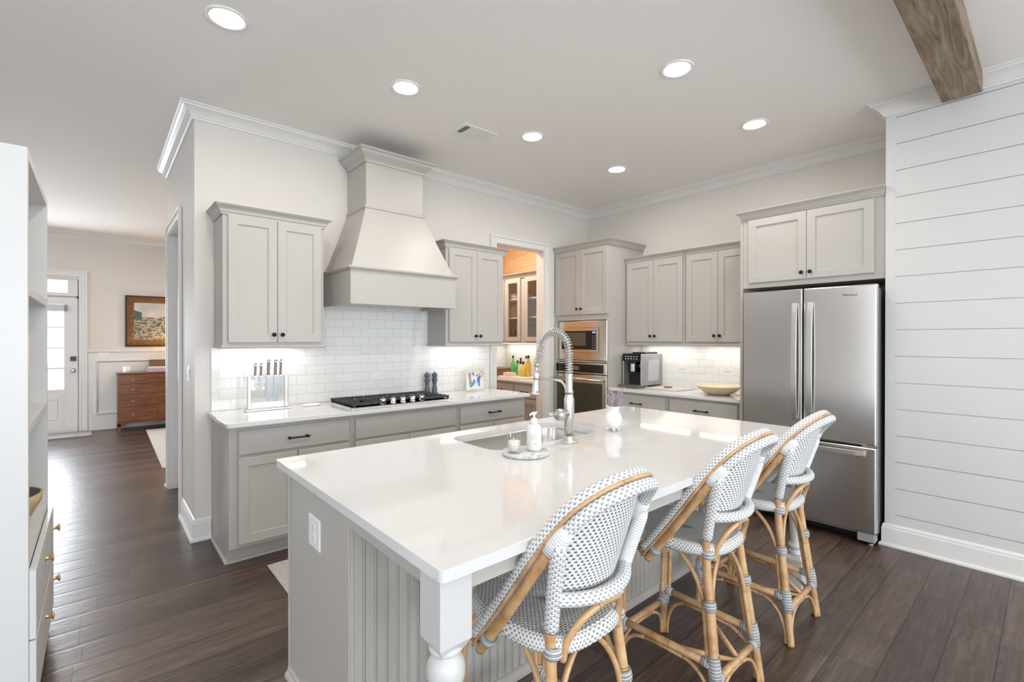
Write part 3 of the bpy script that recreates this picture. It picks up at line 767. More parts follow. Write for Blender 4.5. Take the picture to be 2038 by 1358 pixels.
# faucet
fxx, fyy = 1.800, 1.622
t = thing('spring_faucet', 'tall brushed nickel spring-neck faucet standing beside the island sink', 'faucet', (fxx, fyy, .914))
m = MB().loops([[(fxx+p[0], fyy+p[1], .9145) for p in rounded(-.036, -.036, .036, .036, .012)], [(fxx+p[0], fyy+p[1], .920) for p in rounded(-.036, -.036, .036, .036, .012)], [(fxx+p[0], fyy+p[1], .924) for p in rounded(-.031, -.031, .031, .031, .012)]])
m.lathe([(.031, .922), (.028, .930), (.0245, .938), (.0235, .950)], (fxx, fyy, 0), 28)
obj('base_flange', m, nickel_m, t, .001)
obj('body', MB().lathe([(.0235, .945), (.0235, 1.030), (.0255, 1.036), (.0265, 1.045), (.0265, 1.11), (.0262, 1.135), (.0205, 1.155), (.0200, 1.166), (.0225, 1.164), (.0225, 1.174), (.0185, 1.182), (.0185, 1.262), (.016, 1.268), (.009, 1.27)], (fxx, fyy, 0), 30), nickel_m, t)
m = MB().lathe([(.020, .0), (.020, .050), (.0285, .052), (.0295, .058), (.0295, .078), (.026, .084), (.002, .085)], (fxx, fyy, 1.062), 26, axis='-x')
hd = obj('valve', m, nickel_m, t)
obj('lever', MB().tube([(fxx-.078, fyy, 1.066), (fxx-.09, fyy, 1.067), (fxx-.12, fyy-.004, 1.070), (fxx-.148, fyy-.006, 1.072), (fxx-.152, fyy-.006, 1.072)], [.006, .0065, .0085, .0095, .006], 14), nickel_m, hd)
# hose arc
HR = .105; pts = []
zc_ = 1.372
for k in range(11): pts.append(Vector((fxx, fyy, 1.265+(zc_-1.265)*k/10)))
for k in range(1, 25): a = PI*k/24; pts.append(Vector((fxx, fyy+HR-HR*math.cos(a), zc_+HR*math.sin(a))))
for k in range(1, 6): pts.append(Vector((fxx, fyy+2*HR+.004*k, zc_-.065*k/5)))
obj('hose', MB().tube(pts, .0085, 12), plain('grey_hose', (.36, .36, .37), .4), t)
arc = [0]
for a, b in zip(pts, pts[1:]): arc.append(arc[-1]+(b-a).length)
def at(s_):
    for i in range(len(pts)-1):
        if arc[i+1] >= s_: return pts[i].lerp(pts[i+1], (s_-arc[i])/(arc[i+1]-arc[i])), (pts[i+1]-pts[i]).normalized()
    return pts[-1], (pts[-1]-pts[-2]).normalized()
hp = []; pitch_ = .0132; tot = arc[-1]-.003; nt = int(tot/pitch_)
for k in range(nt*14+1):
    s_ = tot*k/(nt*14); p, d = at(s_); n1 = Vector((1, 0, 0)); n2 = d.cross(n1); a = 2*PI*k/14
    hp.append(p+(n1*math.cos(a)+n2*math.sin(a))*.0195)
obj('spring', MB().tube(hp, .0026, 7), nickel_m, t)
he = pts[-1]; 
hx, hy2 = he.x, he.y
m = MB().lathe([(.012, 1.312), (.0165, 1.310), (.0165, 1.294), (.0105, 1.291), (.0092, 1.285), (.0092, 1.262), (.0150, 1.258), (.0165, 1.253), (.0168, 1.225), (.0175, 1.205), (.0210, 1.160), (.0222, 1.152), (.0280, 1.149), (.0280, 1.136), (.024, 1.132), (.002, 1.132)], (0, 0, 0), 28)
# the spray head leans slightly toward the stand
sp = MB(); sp.v = [Vector((hx+v.x, hy2+.004+v.y+(1.3-v.z)*.07, v.z)) for v in m.v]; sp.f = m.f; sp.sm = m.sm
obj('spray_head', sp, nickel_m, t)
m = MB().tube(spline([(fxx, fyy+.018, 1.165), (fxx, fyy+.028, 1.195), (fxx, fyy+.050, 1.217), (fxx, fyy+.085, 1.224), (fxx, fyy+.13, 1.226), (fxx, hy2-.01, 1.228)], 6), .0062, 12)
m.tube([(hx, hy2+.004, 1.218), (hx, hy2+.004, 1.240)], .0195, 20)
obj('support_arm', m, nickel_m, t)

# small things on the island
o = obj('marble_tray', MB().lathe([(.098, .9145), (.106, .917), (.1075, .926), (.104, .9315), (.002, .932)], (1.462, 1.582, 0), 48), marble_m)
tag(o, 'round grey marble disc on the island beside the sink', 'tray')
cx, cy, z0 = 1.396, 1.585, .9322
t = thing('candle_glass', 'white candle in a clear glass tumbler on the marble disc', 'candle', (cx, cy, z0))
obj('glass_cup', MB().lathe([(.026, 0), (.0285, .004), (.0335, .082), (.0310, .0825), (.0262, .012), (.001, .010)], (cx, cy, z0), 30), glass_m, t)
obj('wax', MB().lathe([(.001, .0105), (.0258, .0125), (.0283, .050), (.025, .054), (.001, .054)], (cx, cy, z0), 26), wax_m, t)
obj('wick', MB().tube([(cx, cy, z0+.053), (cx+.001, cy, z0+.062)], .001, 6), ss_dark, t)
cx, cy = 1.502, 1.567
t = thing('soap_bottle', 'cream pump soap bottle on the marble disc beside the candle', 'soap bottle', (cx, cy, z0))
obj('bottle', MB().lathe([(.030, 0), (.0335, .003), (.0340, .010), (.0340, .090), (.032, .104), (.026, .113), (.016, .117), (.016, .119), (.001, .119)], (cx, cy, z0), 32), soap_m, t)
obj('pump', MB().lathe([(.0155, .117), (.0155, .142), (.012, .145), (.0050, .146), (.0050, .160), (.0095, .161), (.0095, .172), (.001, .174)], (cx, cy, z0), 24).tube([(cx, cy, z0+.167), (cx-.018, cy-.004, z0+.168), (cx-.030, cy-.008, z0+.166), (cx-.034, cy-.009, z0+.160)], [.006, .005, .004, .0035], 10).tube([(cx, cy, z0+.168), (cx+.020, cy+.003, z0+.169)], [.006, .004], 10), white_m, t)
lb = []
def lab_pt(a, z, r=.0343): return (cx+r*math.cos(a), cy+r*math.sin(a), z0+z)
lm = MB(); a0 = math.atan2(-cy, -cx)
for (z1_, z2_, w_) in ((.078, .0795, .45), (.072, .0735, .45), (.066, .0675, .45), (.060, .0615, .45), (.054, .0555, .45), (.030, .034, .22)):
    ad = a0+(.15 if w_ < .3 else -.02)
    L = [[lab_pt(ad-w_+2*w_*k/8, z1_), lab_pt(ad-w_+2*w_*k/8, z2_)] for k in range(9)]
    lm.loops(L, False, False, False)
obj('label_print', lm, plain('print_grey', (.45, .47, .48), .5), t)
cx, cy, z0 = 2.226, 1.668, .9145
t = thing('bud_vase', 'small white footed vase holding dried lavender on the island', 'vase', (cx, cy, z0))
m = MB().lathe([(.020, .012), (.030, .018), (.045, .036), (.0515, .060), (.047, .086), (.036, .106), (.031, .118), (.036, .134), (.042, .142), (.0395, .142), (.034, .133), (.028, .118), (.024, .10), (.001, .06)], (cx, cy, z0), 30)
for k in range(4):
    a = PI/4+k*PI/2; m.tube([(cx+.020*math.cos(a), cy+.020*math.sin(a), z0+.020), (cx+.030*math.cos(a), cy+.030*math.sin(a), z0+.010), (cx+.034*math.cos(a), cy+.034*math.sin(a), z0+.0)], [.010, .008, .006], 10)
for k in range(0):
    a = 2*PI*k/16; m.tube([(cx+.043*math.cos(a), cy+.043*math.sin(a), z0+.030), (cx+.0525*math.cos(a), cy+.0525*math.sin(a), z0+.060), (cx+.046*math.cos(a), cy+.046*math.sin(a), z0+.088)], [.002, .0035, .002], 6)
obj('vase_body', m, ceramic_m, t)
random.seed(3)
for k in range(13):
    a = 2*PI*k/13+random.uniform(-.2, .2); rr = random.uniform(.5, 1.25); hh = random.uniform(.035, .075)
    if k == 0: a, rr, hh = PI+.5, 1.5, .095
    if k == 5: a, rr, hh = -.5, 1.4, .105
    if k == 9: a, rr, hh = -.1, 1.15, .095
    p0 = Vector((cx+.008*math.cos(a), cy+.008*math.sin(a), z0+.10)); p1 = Vector((cx+.045*rr*math.cos(a), cy+.045*rr*math.sin(a), z0+.135+hh))
    st = obj('lavender_stem', MB().tube([p0, p0.lerp(p1, .6), p1], .0009, 5), stem_m, t)
    fl = MB(); d = (p1-p0).normalized()
    for q in range(34):
        s_ = random.uniform(.42, 1.0); c_ = p0.lerp(p1, s_)+Vector([random.uniform(-1, 1)*.0065 for _ in range(3)])
        fl.lathe([(.0003, -.004), (.0026, -.001), (.0026, .002), (.0003, .005)], c_, 6)
    obj('flower_head', fl, lav_m, st)

# socket on the island end panel
def outlet(label, fr, u, v, parent=None, kind='outlet', wd=.072, ht=.117):
    t = thing('wall_socket' if kind == 'outlet' else 'light_switch', label, 'socket' if kind == 'outlet' else 'switch', fr @ Vector((u, v-ht/2, 0)))
    m = MB(fr)
    def rc(i, w): return [(u+p[0], v+p[1], w) for p in rounded(-wd/2+i, -ht/2+i, wd/2-i, ht/2-i, .004)]
    obj('cover_plate', m.loops([rc(0, .0005), rc(0, .003), rc(.003, .006)]), white_m, t)
    if kind == 'outlet':
        r = obj('receptacle', MB(fr).box((u-.017, v-.035, .006), (u+.017, v+.035, .009)), white_m, t, .001)
        s_ = MB(fr)
        for dv in (-.019, .019):
            s_.box((u-.008, v+dv-.005, .009), (u-.006, v+dv+.005, .0093)).box((u+.006, v+dv-.004, .009), (u+.008, v+dv+.004, .0093)).box((u-.002, v+dv-.012, .009), (u+.002, v+dv-.009, .0093))
        obj('slots', s_, grey_feet, r)
    else:
        for k in range(int(wd/.046)):
            uu = u + (k-(int(wd/.046)-1)/2)*.046
            obj('rocker', MB(fr).box((uu-.016, v-.033, .006), (uu+.016, v+.033, .010)), white_m, t, .002)
    return t
outlet('white double socket on the grey end panel of the island', frame_x(.616, 0), -1.835, .708, wd=.118)
outlet('white socket on the tiled wall above the child drawing', frame_y(0, 4.008), 2.79, 1.165)
outlet('white socket on the tiles behind the cutting board', frame_x(4.818, 0), -2.68, 1.175)
outlet('white socket on the tiles behind the cream bowl, nearest the fridge', frame_x(4.818, 0), -2.19, 1.175)
outlet('white light switch on the grey wall end beside the hall doorway', frame_x(.513, 0), -4.27, 1.18, kind='switch')
outlet('wide white switch plate on the foyer wall beside the front door', frame_y(0, 9.9715), .06, 1.165, kind='switch', wd=.14)
# ------------------------------------------------------------------ cooktop
t = thing('gas_cooktop', 'stainless five-burner gas cooktop with black iron grates', 'cooktop', (1.877, 3.71, .914))
kx0, kx1, ky0, ky1 = 1.420, 2.332, 3.445, 3.965
obj('steel_top', MB().loops([[(p[0], p[1], z) for p in rounded(kx0+e, ky0+e, kx1-e, ky1-e, .015)] for e, z in ((0, .9143), (0, .919), (.006, .923), (.03, .920))]), steel2_m, t)
def grate(x0, x1, y0, y1, cut=0):
    m = MB(); h0, h1 = .940, .952
    P = rounded(x0, y0, x1, y1, .012, n=3)
    # frame bars
    for a, b in (((x0, y0), (x1, y0)), ((x0, y1), (x1, y1))): m.box((a[0], a[1]-.006, h0-.006), (b[0], b[1]+.006, h1-.002))
    for x in (x0, x1): m.box((x-.006, y0, h0-.006), (x+.006, y1, h1-.002))
    n = max(3, int((y1-y0)/.048))
    for k in range(1, n):
        y = y0+(y1-y0)*k/n
        m.box((x0, y-.0045, h0), (x0+(x1-x0)*.36, y+.0045, h1)); m.box((x1-(x1-x0)*.36, y-.0045, h0), (x1, y+.0045, h1))
    mx = (x0+x1)/2
    m.box((mx-.0045, y0, h0), (mx+.0045, y0+(y1-y0)*.30, h1)); m.box((mx-.0045, y1-(y1-y0)*.30, h0), (mx+.0045, y1, h1)); m.box((x0, (y0+y1)/2-.005, h0), (x1, (y0+y1)/2+.005, h1))
    for x in (x0+.004, x1-.004):
        for y in (y0+.004, y1-.004, (y0+y1)/2): m.box((x-.007, y-.007, .9195), (x+.007, y+.007, h0))
    # comb of short feet along the outer side
    n = 9
    for k in range(n):
        y = y0+.01+(y1-y0-.02)*k/(n-1)
        m.box((x0-.012, y-.006, .927), (x0+.004, y+.006, h1)); m.box((x1-.004, y-.006, .927), (x1+.012, y+.006, h1))
    return obj('grate', m, lace_m, t, .0015)
grate(kx0+.035, kx0+.285, ky0+.035, ky1-.03); grate(kx0+.325, kx1-.325, ky0+.145, ky1-.03); grate(kx1-.285, kx1-.035, ky0+.035, ky1-.03)
for bx_, by_, br in ((kx0+.16, ky0+.14, .038), (kx0+.16, ky1-.14, .045), (1.876, 3.76, .058), (kx1-.16, ky0+.14, .04), (kx1-.16, ky1-.14, .034)):
    obj('burner', MB().lathe([(br+.01, .920), (br+.008, .928), (br, .930), (br, .937), (br-.006, .940), (.001, .940)], (bx_, by_, 0), 24), ss_dark, t)
for k in range(5):
    x = 1.700+k*.088
    obj('control_knob', MB().lathe([(.025, .9205), (.025, .927), (.019, .931), (.022, .958), (.021, .966), (.002, .967)], (x, ky0+.060, 0), 22).box((x-.0055, ky0+.040, .966), (x+.0055, ky0+.080, .978)), chrome_m, t)

# ------------------------------------------------------------------ things on the stove counter
kx, ky = .946, 3.835
t = thing('knife_stand', 'clear magnetic knife stand with steel posts and base', 'knife stand', (kx, ky, .9145))
obj('base', MB().box((kx-.155, ky-.035, .9145), (kx+.150, ky+.035, .928)), nickel_m, t, .003)
for s_ in (-1, 1): obj('post', MB().box((kx+s_*.125-.0125, ky-.0125, .928), (kx+s_*.125+.0125, ky+.0125, 1.168)), nickel_m, t, .004)
obj('acrylic_panel', MB().box((kx-.112, ky-.003, .929), (kx+.112, ky+.003, 1.163)), acryl_m, t)
blade_m = plain('knife_blade', (.36, .37, .39), .35, 1); grip_m = plain('knife_grip', (.20, .18, .16), .4, .3)
def knife(x, top, tip, bw, label, blunt=False):
    hz = 1.168; y = ky-.0075
    t = thing('kitchen_knife', label, 'knife', (x, y, tip), 'knives on the clear stand')
    pr = [(-bw*.15, hz), (bw*.85, hz), (bw*.80, hz-(hz-tip)*.45), (bw*.45, tip+(hz-tip)*.16), (-bw*.10, tip), (-bw*.2, tip+.01)]
    if blunt: pr = [(-bw*.35, hz), (bw*.55, hz), (bw*.50, tip+.0), (bw*.35, tip-.004), (-bw*.4, tip+.02)]
    L = [[(x+p[0], y-e, p[1]) for p in pr] for e in (-.0012, .0012)]
    obj('blade', MB().loops(L), blade_m, t)
    hw_ = .0085 if bw < .03 else .011
    path = [(x+.0, y, hz-.004), (x-.001, y, hz+.02), (x+.001, y, hz+(top-hz)*.5), (x+.002, y, hz+(top-hz)*.85), (x+.006, y, top)]
    m = MB(); L = []
    for i, p in enumerate(path):
        hw2 = hw_*(1.1, .85, .95, .9, 1.15)[i]; L.append([(p[0]-hw2, y-.0065, p[2]), (p[0]+hw2, y-.0065, p[2]), (p[0]+hw2, y+.0065, p[2]), (p[0]-hw2, y+.0065, p[2])])
    h = obj('handle', m.loops(L), grip_m, t, .003)
    obj('bolster', MB().box((x-hw_*1.2, y-.0075, hz-.008), (x+hw_*1.2, y+.0075, hz+.004)), nickel_m, h, .002)
    obj('rivet', MB().lathe([(.0045, 0), (.004, .0012), (.001, .0015)], (x+.003, y-.0066, top-.014), 12, axis='y'), chrome_m, h)
knife(kx-.088, 1.262, 1.085, .022, 'short paring knife, leftmost on the clear stand')
knife(kx-.050, 1.262, 1.050, .024, 'second knife from the left on the stand, narrow utility blade')
knife(kx+.000, 1.287, .975, .045, 'widest chef knife in the middle of the clear stand')
knife(kx+.048, 1.285, .978, .036, 'straight blunt-ended knife right of the chef knife', True)
knife(kx+.084, 1.286, 1.030, .026, 'rightmost knife on the stand with a slim curved blade')
# spoon rest
m = MB(); L = []
for e, z in ((.004, .9147), (0, .920), (-.004, .930), (-.001, .931), (.008, .922), (.02, .920)):
    L.append([(1.262+(.068-e)*math.cos(2*PI*k/28), 3.84+(.038-e)*math.sin(2*PI*k/28), z) for k in range(28)])
o = obj('spoon_rest', m.loops(L, smooth=True), ceramic_m); tag(o, 'small white ceramic spoon rest on the counter left of the cooktop', 'spoon rest')
# mills
def mill(x, y, label):
    t = thing('pepper_mill', label, 'mill', (x, y, .9145), 'blue mills behind the cooktop')
    obj('mill_body', MB().lathe([(.027, 0), (.028, .010), (.024, .020), (.0265, .035), (.022, .060), (.0185, .085), (.021, .105), (.0275, .130), (.0285, .142), (.020, .150), (.017, .154)], (x, y, .9145), 24), mill_m, t)
    h = obj('mill_head', MB().lathe([(.017, .155), (.024, .160), (.0285, .172), (.027, .188), (.016, .200), (.006, .203)], (x, y, .9145), 24), mill_m, t)
    obj('mill_screw', MB().lathe([(.003, .202), (.0075, .208), (.0085, .215), (.005, .222), (.001, .224)], (x, y, .9145), 14), chrome_m, h)
mill(2.372, 3.955, 'blue-grey turned pepper mill, left of the pair behind the cooktop')
mill(2.455, 3.955, 'blue-grey turned pepper mill, right of the pair behind the cooktop')
# acrylic frame with child's drawing
t = thing('picture_stand', 'clear block frame with a colourful child drawing on the counter', 'picture', (2.86, 3.86, .9145))
a0, a1 = Vector((2.715, 3.835, 0)), Vector((3.005, 3.880, 0)); ud = (a1-a0).normalized(); nd = Vector((ud.y, -ud.x, 0))
fp = Matrix(((ud.x, 0, nd.x, a0.x), (ud.y, 0, nd.y, a0.y), (0, 1, 0, .9145), (0, 0, 0, 1)))
Wp = (a1-a0).length; Hp = .228
obj('acrylic_block', MB(fp).box((0, 0, -.012), (Wp, Hp, .012)), acryl_m, t, .002)
sh = obj('paper_sheet', MB(fp).box((.022, .018, .0125), (Wp-.018, Hp-.02, .0131)), plain('paper', (.82, .80, .77), .7), t)
def blob(pts, col, nm, lift=.0134):
    c_ = plain(nm+'_ink', col, .7, noise=.15, nscale=60)
    obj(nm, MB(fp).loops([[(p[0], p[1], lift-.0002) for p in pts], [(p[0], p[1], lift) for p in pts]]), c_, sh)
blob([(.045,.185),(.075,.195),(.090,.175),(.085,.13),(.098,.10),(.115,.085),(.108,.055),(.075,.045),(.062,.075),(.058,.12)], (.42,.38,.34), 'grey_shape')
blob([(.098,.195),(.125,.19),(.128,.16),(.115,.15),(.112,.17)], (.05,.25,.55), 'blue_shape')
blob([(.115,.115),(.140,.125),(.150,.10),(.135,.07),(.112,.055),(.090,.040),(.080,.055),(.105,.075)], (.06,.36,.66), 'blue_shape', .0136)
blob([(.175,.125),(.205,.155),(.222,.14),(.212,.10),(.215,.05),(.195,.045),(.190,.085),(.172,.10)], (.05,.22,.58), 'blue_shape', .0137)
blob([(.168,.150),(.185,.165),(.20,.155),(.185,.10),(.175,.06),(.165,.075),(.172,.11)], (.62,.42,.62), 'lilac_shape', .0135)
m = MB(fp).tube([(.150, .158, .0137), (.185, .165, .0137), (.215, .170, .0137)], .004, 6)
m.tube([(.235+.022*math.cos(2*PI*k/16), .172+.030*math.sin(2*PI*k/16), .0137) for k in range(16)], .0035, 6, closed=True)
obj('orange_loop', m, plain('orange_ink', (.80, .22, .04), .7), sh)

# ------------------------------------------------------------------ coffee counter
z0 = .9145
t = thing('espresso_machine', 'black and silver bean-to-cup espresso machine beside the oven tower', 'coffee machine', (4.56, 3.03, z0))
y0, y1 = 2.925, 3.165; x0 = 4.395
fe = frame_x(x0, 0, z0)
u0, u1 = -y1, -y0
m = MB(fe).box((u0, .02, -.42), (u1, .365, -.13)).box((u0, .285, -.13), (u1, .365, -.0)).box((u0, .02, -.13), (u0+.012, .29, .0)).box((u1-.012, .02, -.13), (u1, .29, .0))
obj('housing', m, silver_m, t, .012, seg=3)
obj('side_panel', MB(fe).box((u1, .07, -.34), (u1+.003, .30, -.13)), plain('grey_side_window', (.42, .45, .48), .15), t, .001)
obj('front_recess', MB(fe).box((u0+.013, .03, -.129), (u1-.013, .286, -.110)), blackp_m, t)
obj('control_panel', MB(fe).loops([[(u0+.004, .288, -.001), (u1-.004, .288, -.001), (u1-.004, .368, -.001), (u0+.004, .368, -.001)], [(u0+.004, .288, .012), (u1-.004, .288, .012), (u1-.004, .368, -.0), (u0+.004, .368, -.0)]]), blackp_m, t)
ic = MB(fe)
for i in range(2):
    for j in range(5): ic.box((u0+.04+j*.035, .308+i*.025, .009-i*.004), (u0+.055+j*.035, .316+i*.025, .0105-i*.004))
obj('touch_icons', ic, white_m, t)
obj('spout', MB(fe).box((u0+.085, .165, -.105), (u1-.085, .285, -.02)), blackp_m, t, .006)
obj('spout_front', MB(fe).box((u0+.095, .17, -.02), (u1-.095, .26, -.012)), chrome_m, t, .004)
obj('milk_knob', MB(fe).tube([(u1-.06, .235, -.11), (u1-.06, .235, -.07)], .018, 18), silver_m, t)
obj('drip_tray', MB(fe).box((u0-.0, .002, -.13), (u1, .030, .075)), plain('tray_grey', (.16, .155, .15), .3, .4), t, .008)
obj('bean_lid', MB(fe).box((u0+.03, .366, -.38), (u1-.04, .382, -.14)), ss_dark, t, .004)
# board, small dish, bowl
o = obj('cutting_board', MB().prism([(4.375, 2.505), (4.70, 2.47), (4.74, 2.86), (4.40, 2.88)], .9145, .927), board_m, bevel=.003); tag(o, 'flat pale marble cutting board in front of the espresso machine', 'board')
m = MB(); 
L = []
for r, z in ((.030, .9275), (.036, .930), (.046, .940), (.043, .9405), (.032, .934), (.001, .932)):
    L.append([(4.55+(r+.003*math.sin(9*2*PI*k/36))*math.cos(2*PI*k/36), 2.70+(r+.003*math.sin(9*2*PI*k/36))*math.sin(2*PI*k/36), z) for k in range(36)])
o = obj('small_dish', m.loops(L, smooth=True), plain('brown_glaze', (.33, .17, .09), .25)); tag(o, 'little brown scalloped dish on the cutting board', 'dish')
t = thing('serving_bowl', 'wide shallow cream bowl on the counter beside the refrigerator', 'bowl', (4.46, 2.11, z0))
obj('bowl_body', MB().lathe([(.095, 0), (.10, .004), (.13, .018), (.175, .052), (.205, .080), (.207, .084), (.200, .085), (.170, .060), (.12, .028), (.001, .020)], (4.46, 2.11, z0), 48), clay_m, t)
obj('rim', MB().tube([(4.46+.203*math.cos(2*PI*k/48), 2.11+.203*math.sin(2*PI*k/48), z0+.083) for k in range(48)], .0055, 8, closed=True), plain('cream_glaze', (.78, .73, .62), .3), t)

# ------------------------------------------------------------------ ceiling fixtures
LT = []
for x, y, lab in ((.50, 2.805, 'round recessed ceiling light nearest the top left of the kitchen'), (1.52, 2.805, 'round recessed ceiling light just left of the range hood crown'), (2.66, 2.80, 'round recessed ceiling light beside the air vent'),
                  (3.79, 2.80, 'farthest round recessed ceiling light, toward the oven corner'), (2.66, 1.52, 'large round recessed ceiling light above the island, nearest the camera on the right'), (3.79, 1.52, 'round recessed ceiling light in front of the refrigerator'),):
    t = thing('recessed_light', lab, 'ceiling light', (x, y, CZ), 'recessed lights in the kitchen ceiling')
    ring = MB(); L = []
    for r, z in ((.098, CZ-.0005), (.097, CZ-.006), (.090, CZ-.009), (.077, CZ-.006), (.074, CZ-.002)):
        L.append([(x+r*math.cos(2*PI*k/40), y+r*math.sin(2*PI*k/40), z) for k in range(40)])
    obj('trim_ring', ring.loops(L, False, False, smooth=True), white_m, t)
    obj('lens', MB().lathe([(.0745, CZ-.0045), (.070, CZ-.0055), (.001, CZ-.006)], (x, y, 0), 36), lamp_m, t)
    area('recessed_and_fill_beam', (x, y, CZ-.016), (x, y, 0), .14, .14, 5.6, WARM, 'DISK', 170)
for x, y in ((.5, 1.52), (1.52, 1.52), (1.5, -1.0), (-1.5, -1.0), (1.0, -3.0), (3.2, -1.6), (-2, 2), (-.4, 7.0), (1.4, 7.6)):
    area('recessed_and_fill_beam', (x, y, CZ-.016), (x, y, 0), .14, .14, 17 if y > 5 else 5.6, WARM, 'DISK', 170)  # beams with no fixture, added as fill for room and foyer
area('pantry_light', (3.7, 4.85, CZ-.05), (3.9, 4.85, 0), .3, .3, 27, (1, .89, .76), 'DISK', 175)
t = thing('ceiling_vent', 'white rectangular air vent in the kitchen ceiling', 'vent', (2.265, 3.055, CZ))
vx0, vx1, vy0, vy1 = 2.105, 2.425, 2.955, 3.150
fm = MB()
def vl(i, z): return [(vx0+i, vy0+i, z), (vx1-i, vy0+i, z), (vx1-i, vy1-i, z), (vx0+i, vy1-i, z)]
obj('frame', fm.loops([vl(0, CZ-.0005), vl(.003, CZ-.006), vl(.028, CZ-.008), vl(.030, CZ-.003)], False, False), white_m, t)
obj('backing', MB().box((vx0+.075, vy0+.03, CZ-.0076), (vx1-.03, vy1-.03, CZ-.0005)), white_m, t)
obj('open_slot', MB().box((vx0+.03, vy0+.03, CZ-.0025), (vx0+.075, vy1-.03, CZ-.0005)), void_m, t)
for k in range(26):
    x = vx0+.036+k*(vx1-vx0-.072)/25; dk = .0035 if (k < 5) else .0055
    obj('louvre', MB().add([(x-dk, vy0+.03, CZ-.008), (x+dk*.2, vy0+.03, CZ-.003), (x+dk*.2, vy1-.03, CZ-.003), (x-dk, vy1-.03, CZ-.008), (x-dk+.001, vy0+.03, CZ-.0085), (x+dk*.2+.001, vy0+.03, CZ-.0035), (x+dk*.2+.001, vy1-.03, CZ-.0035), (x-dk+.001, vy1-.03, CZ-.0085)], [(0,1,2,3),(7,6,5,4),(0,4,5,1),(1,5,6,2),(2,6,7,3),(3,7,4,0)]), white_m, t)
o = obj('timber_beam', MB().box((-3.95, .297, 2.965), (4.105, .485, 3.088)), beam_m, bevel=.006)
tag(o, 'rough weathered timber beam across the ceiling ending at the shiplap wall', 'beam')
# under-cabinet strip lights
def strip(x0, y0, x1, y1, lab):
    along_x = abs(x1-x0) > abs(y1-y0)
    z = 1.3905
    t = thing('strip_light', lab, 'strip light', ((x0+x1)/2, (y0+y1)/2, z), 'strip lights under the wall cabinets')
    a = (min(x0, x1), min(y0, y1)); b = (max(x0, x1), max(y0, y1))
    if along_x: h = MB().box((a[0], a[1]-.015, z-.010), (b[0], a[1]+.015, z+.0005)); l = MB().box((a[0]+.01, a[1]-.010, z-.0125), (b[0]-.01, a[1]+.010, z-.0101))
    else: h = MB().box((a[0]-.015, a[1], z-.010), (a[0]+.015, b[1], z+.0005)); l = MB().box((a[0]-.010, a[1]+.01, z-.0125), (a[0]+.010, b[1]-.01, z-.0101))
    obj('housing', h, white_m, t); obj('diffuser', l, strip_m, t)
    ln = abs(x1-x0)+abs(y1-y0)
    area('strip_light_glow', ((x0+x1)/2, (y0+y1)/2, z-.016), ((x0+x1)/2, (y0+y1)/2, 0), ln-.02 if along_x else .02, .02 if along_x else ln-.02, 1.6*ln, (1, .92, .82))
strip(.70, 3.90, 1.24, 3.90, 'slim strip light under the wall cabinet left of the hood')
strip(2.48, 3.90, 3.03, 3.90, 'slim strip light under the wall cabinet right of the hood')
strip(4.70, 2.52, 4.70, 3.14, 'slim strip light above the espresso machine')
strip(4.70, 1.84, 4.70, 2.43, 'slim strip light above the cream bowl')
strip(4.58, 4.20, 4.58, 5.45, 'slim strip light under the glass-door cabinet in the pantry')

# ------------------------------------------------------------------ pantry beyond the doorway
t = thing('pantry_base_cabinet', 'grey base cabinet with black pulls inside the pantry', 'cabinet', (4.38, 4.85, 0))
fx = frame_x(4.075, 0)
obj('body', MB().box((4.075, 4.16, .10), (4.688, 5.538, .882)).box((4.14, 4.16, 0), (4.688, 5.538, .10)), cab_m, t)
for a, b in ((4.18, 4.60), (4.64, 5.13), (5.17, 5.52)):
    d = obj('drawer', slab(fx, -b, -a, .70, .855), cab_m, t); pull(fx, -(a+b)/2, .775, .02, .13, d)
    d = obj('door', shaker(fx, -b, -a, .13, .682), cab_m, t); knob(fx, -b+.03, .63, .02, d)
o = obj('pantry_countertop', MB().prism(rounded(4.045, 4.16, 4.688, 5.538, .01, (0,0,0,0)), .884, .914), quartz_m, bevel=.004); tag(o, 'white quartz counter inside the pantry holding the bottles', 'countertop')
struct('trim_8', MB().box((4.680, 4.16, .9145), (4.6895, 5.538, 1.40)), tile('pantry_tile', 1))
struct('trim_9', MB().box((4.05, 5.529, .9145), (4.68, 5.5395, 1.40)), tile('pantry_tile_back', 0))
t = thing('glass_door_cabinet', 'grey pantry wall cabinet with glass doors showing dishes', 'cabinet', (4.53, 4.85, 1.40))
xf = 4.36; fx = frame_x(xf, 0); inm = plain('cabinet_inside', (.30, .26, .21), .6)
m = MB().box((4.67, 4.16, 1.40), (4.688, 5.52, 2.29)).box((xf, 4.16, 1.40), (4.67, 5.52, 1.42)).box((xf, 4.16, 2.27), (4.67, 5.52, 2.29))
for y in (4.16, 5.50): m.box((xf, y, 1.42), (4.67, y+.02, 2.27))
obj('body', m, inm, t)
obj('face_frame', MB().box((xf-.012, 4.16, 1.395), (xf, 5.52, 1.425)).box((xf-.012, 4.16, 2.262), (xf, 5.52, 2.295)).box((xf-.012, 4.705, 1.425), (xf, 4.795, 2.262)).box((xf-.012, 5.10, 1.425), (xf, 5.15, 2.262)).box((xf-.012, 5.49, 1.425), (xf, 5.52, 2.262)), cab_m, t)
for zz in (1.73, 1.99): obj('shelf', MB().box((xf+.03, 4.18, zz), (4.67, 5.50, zz+.018)), shelf_m, t)
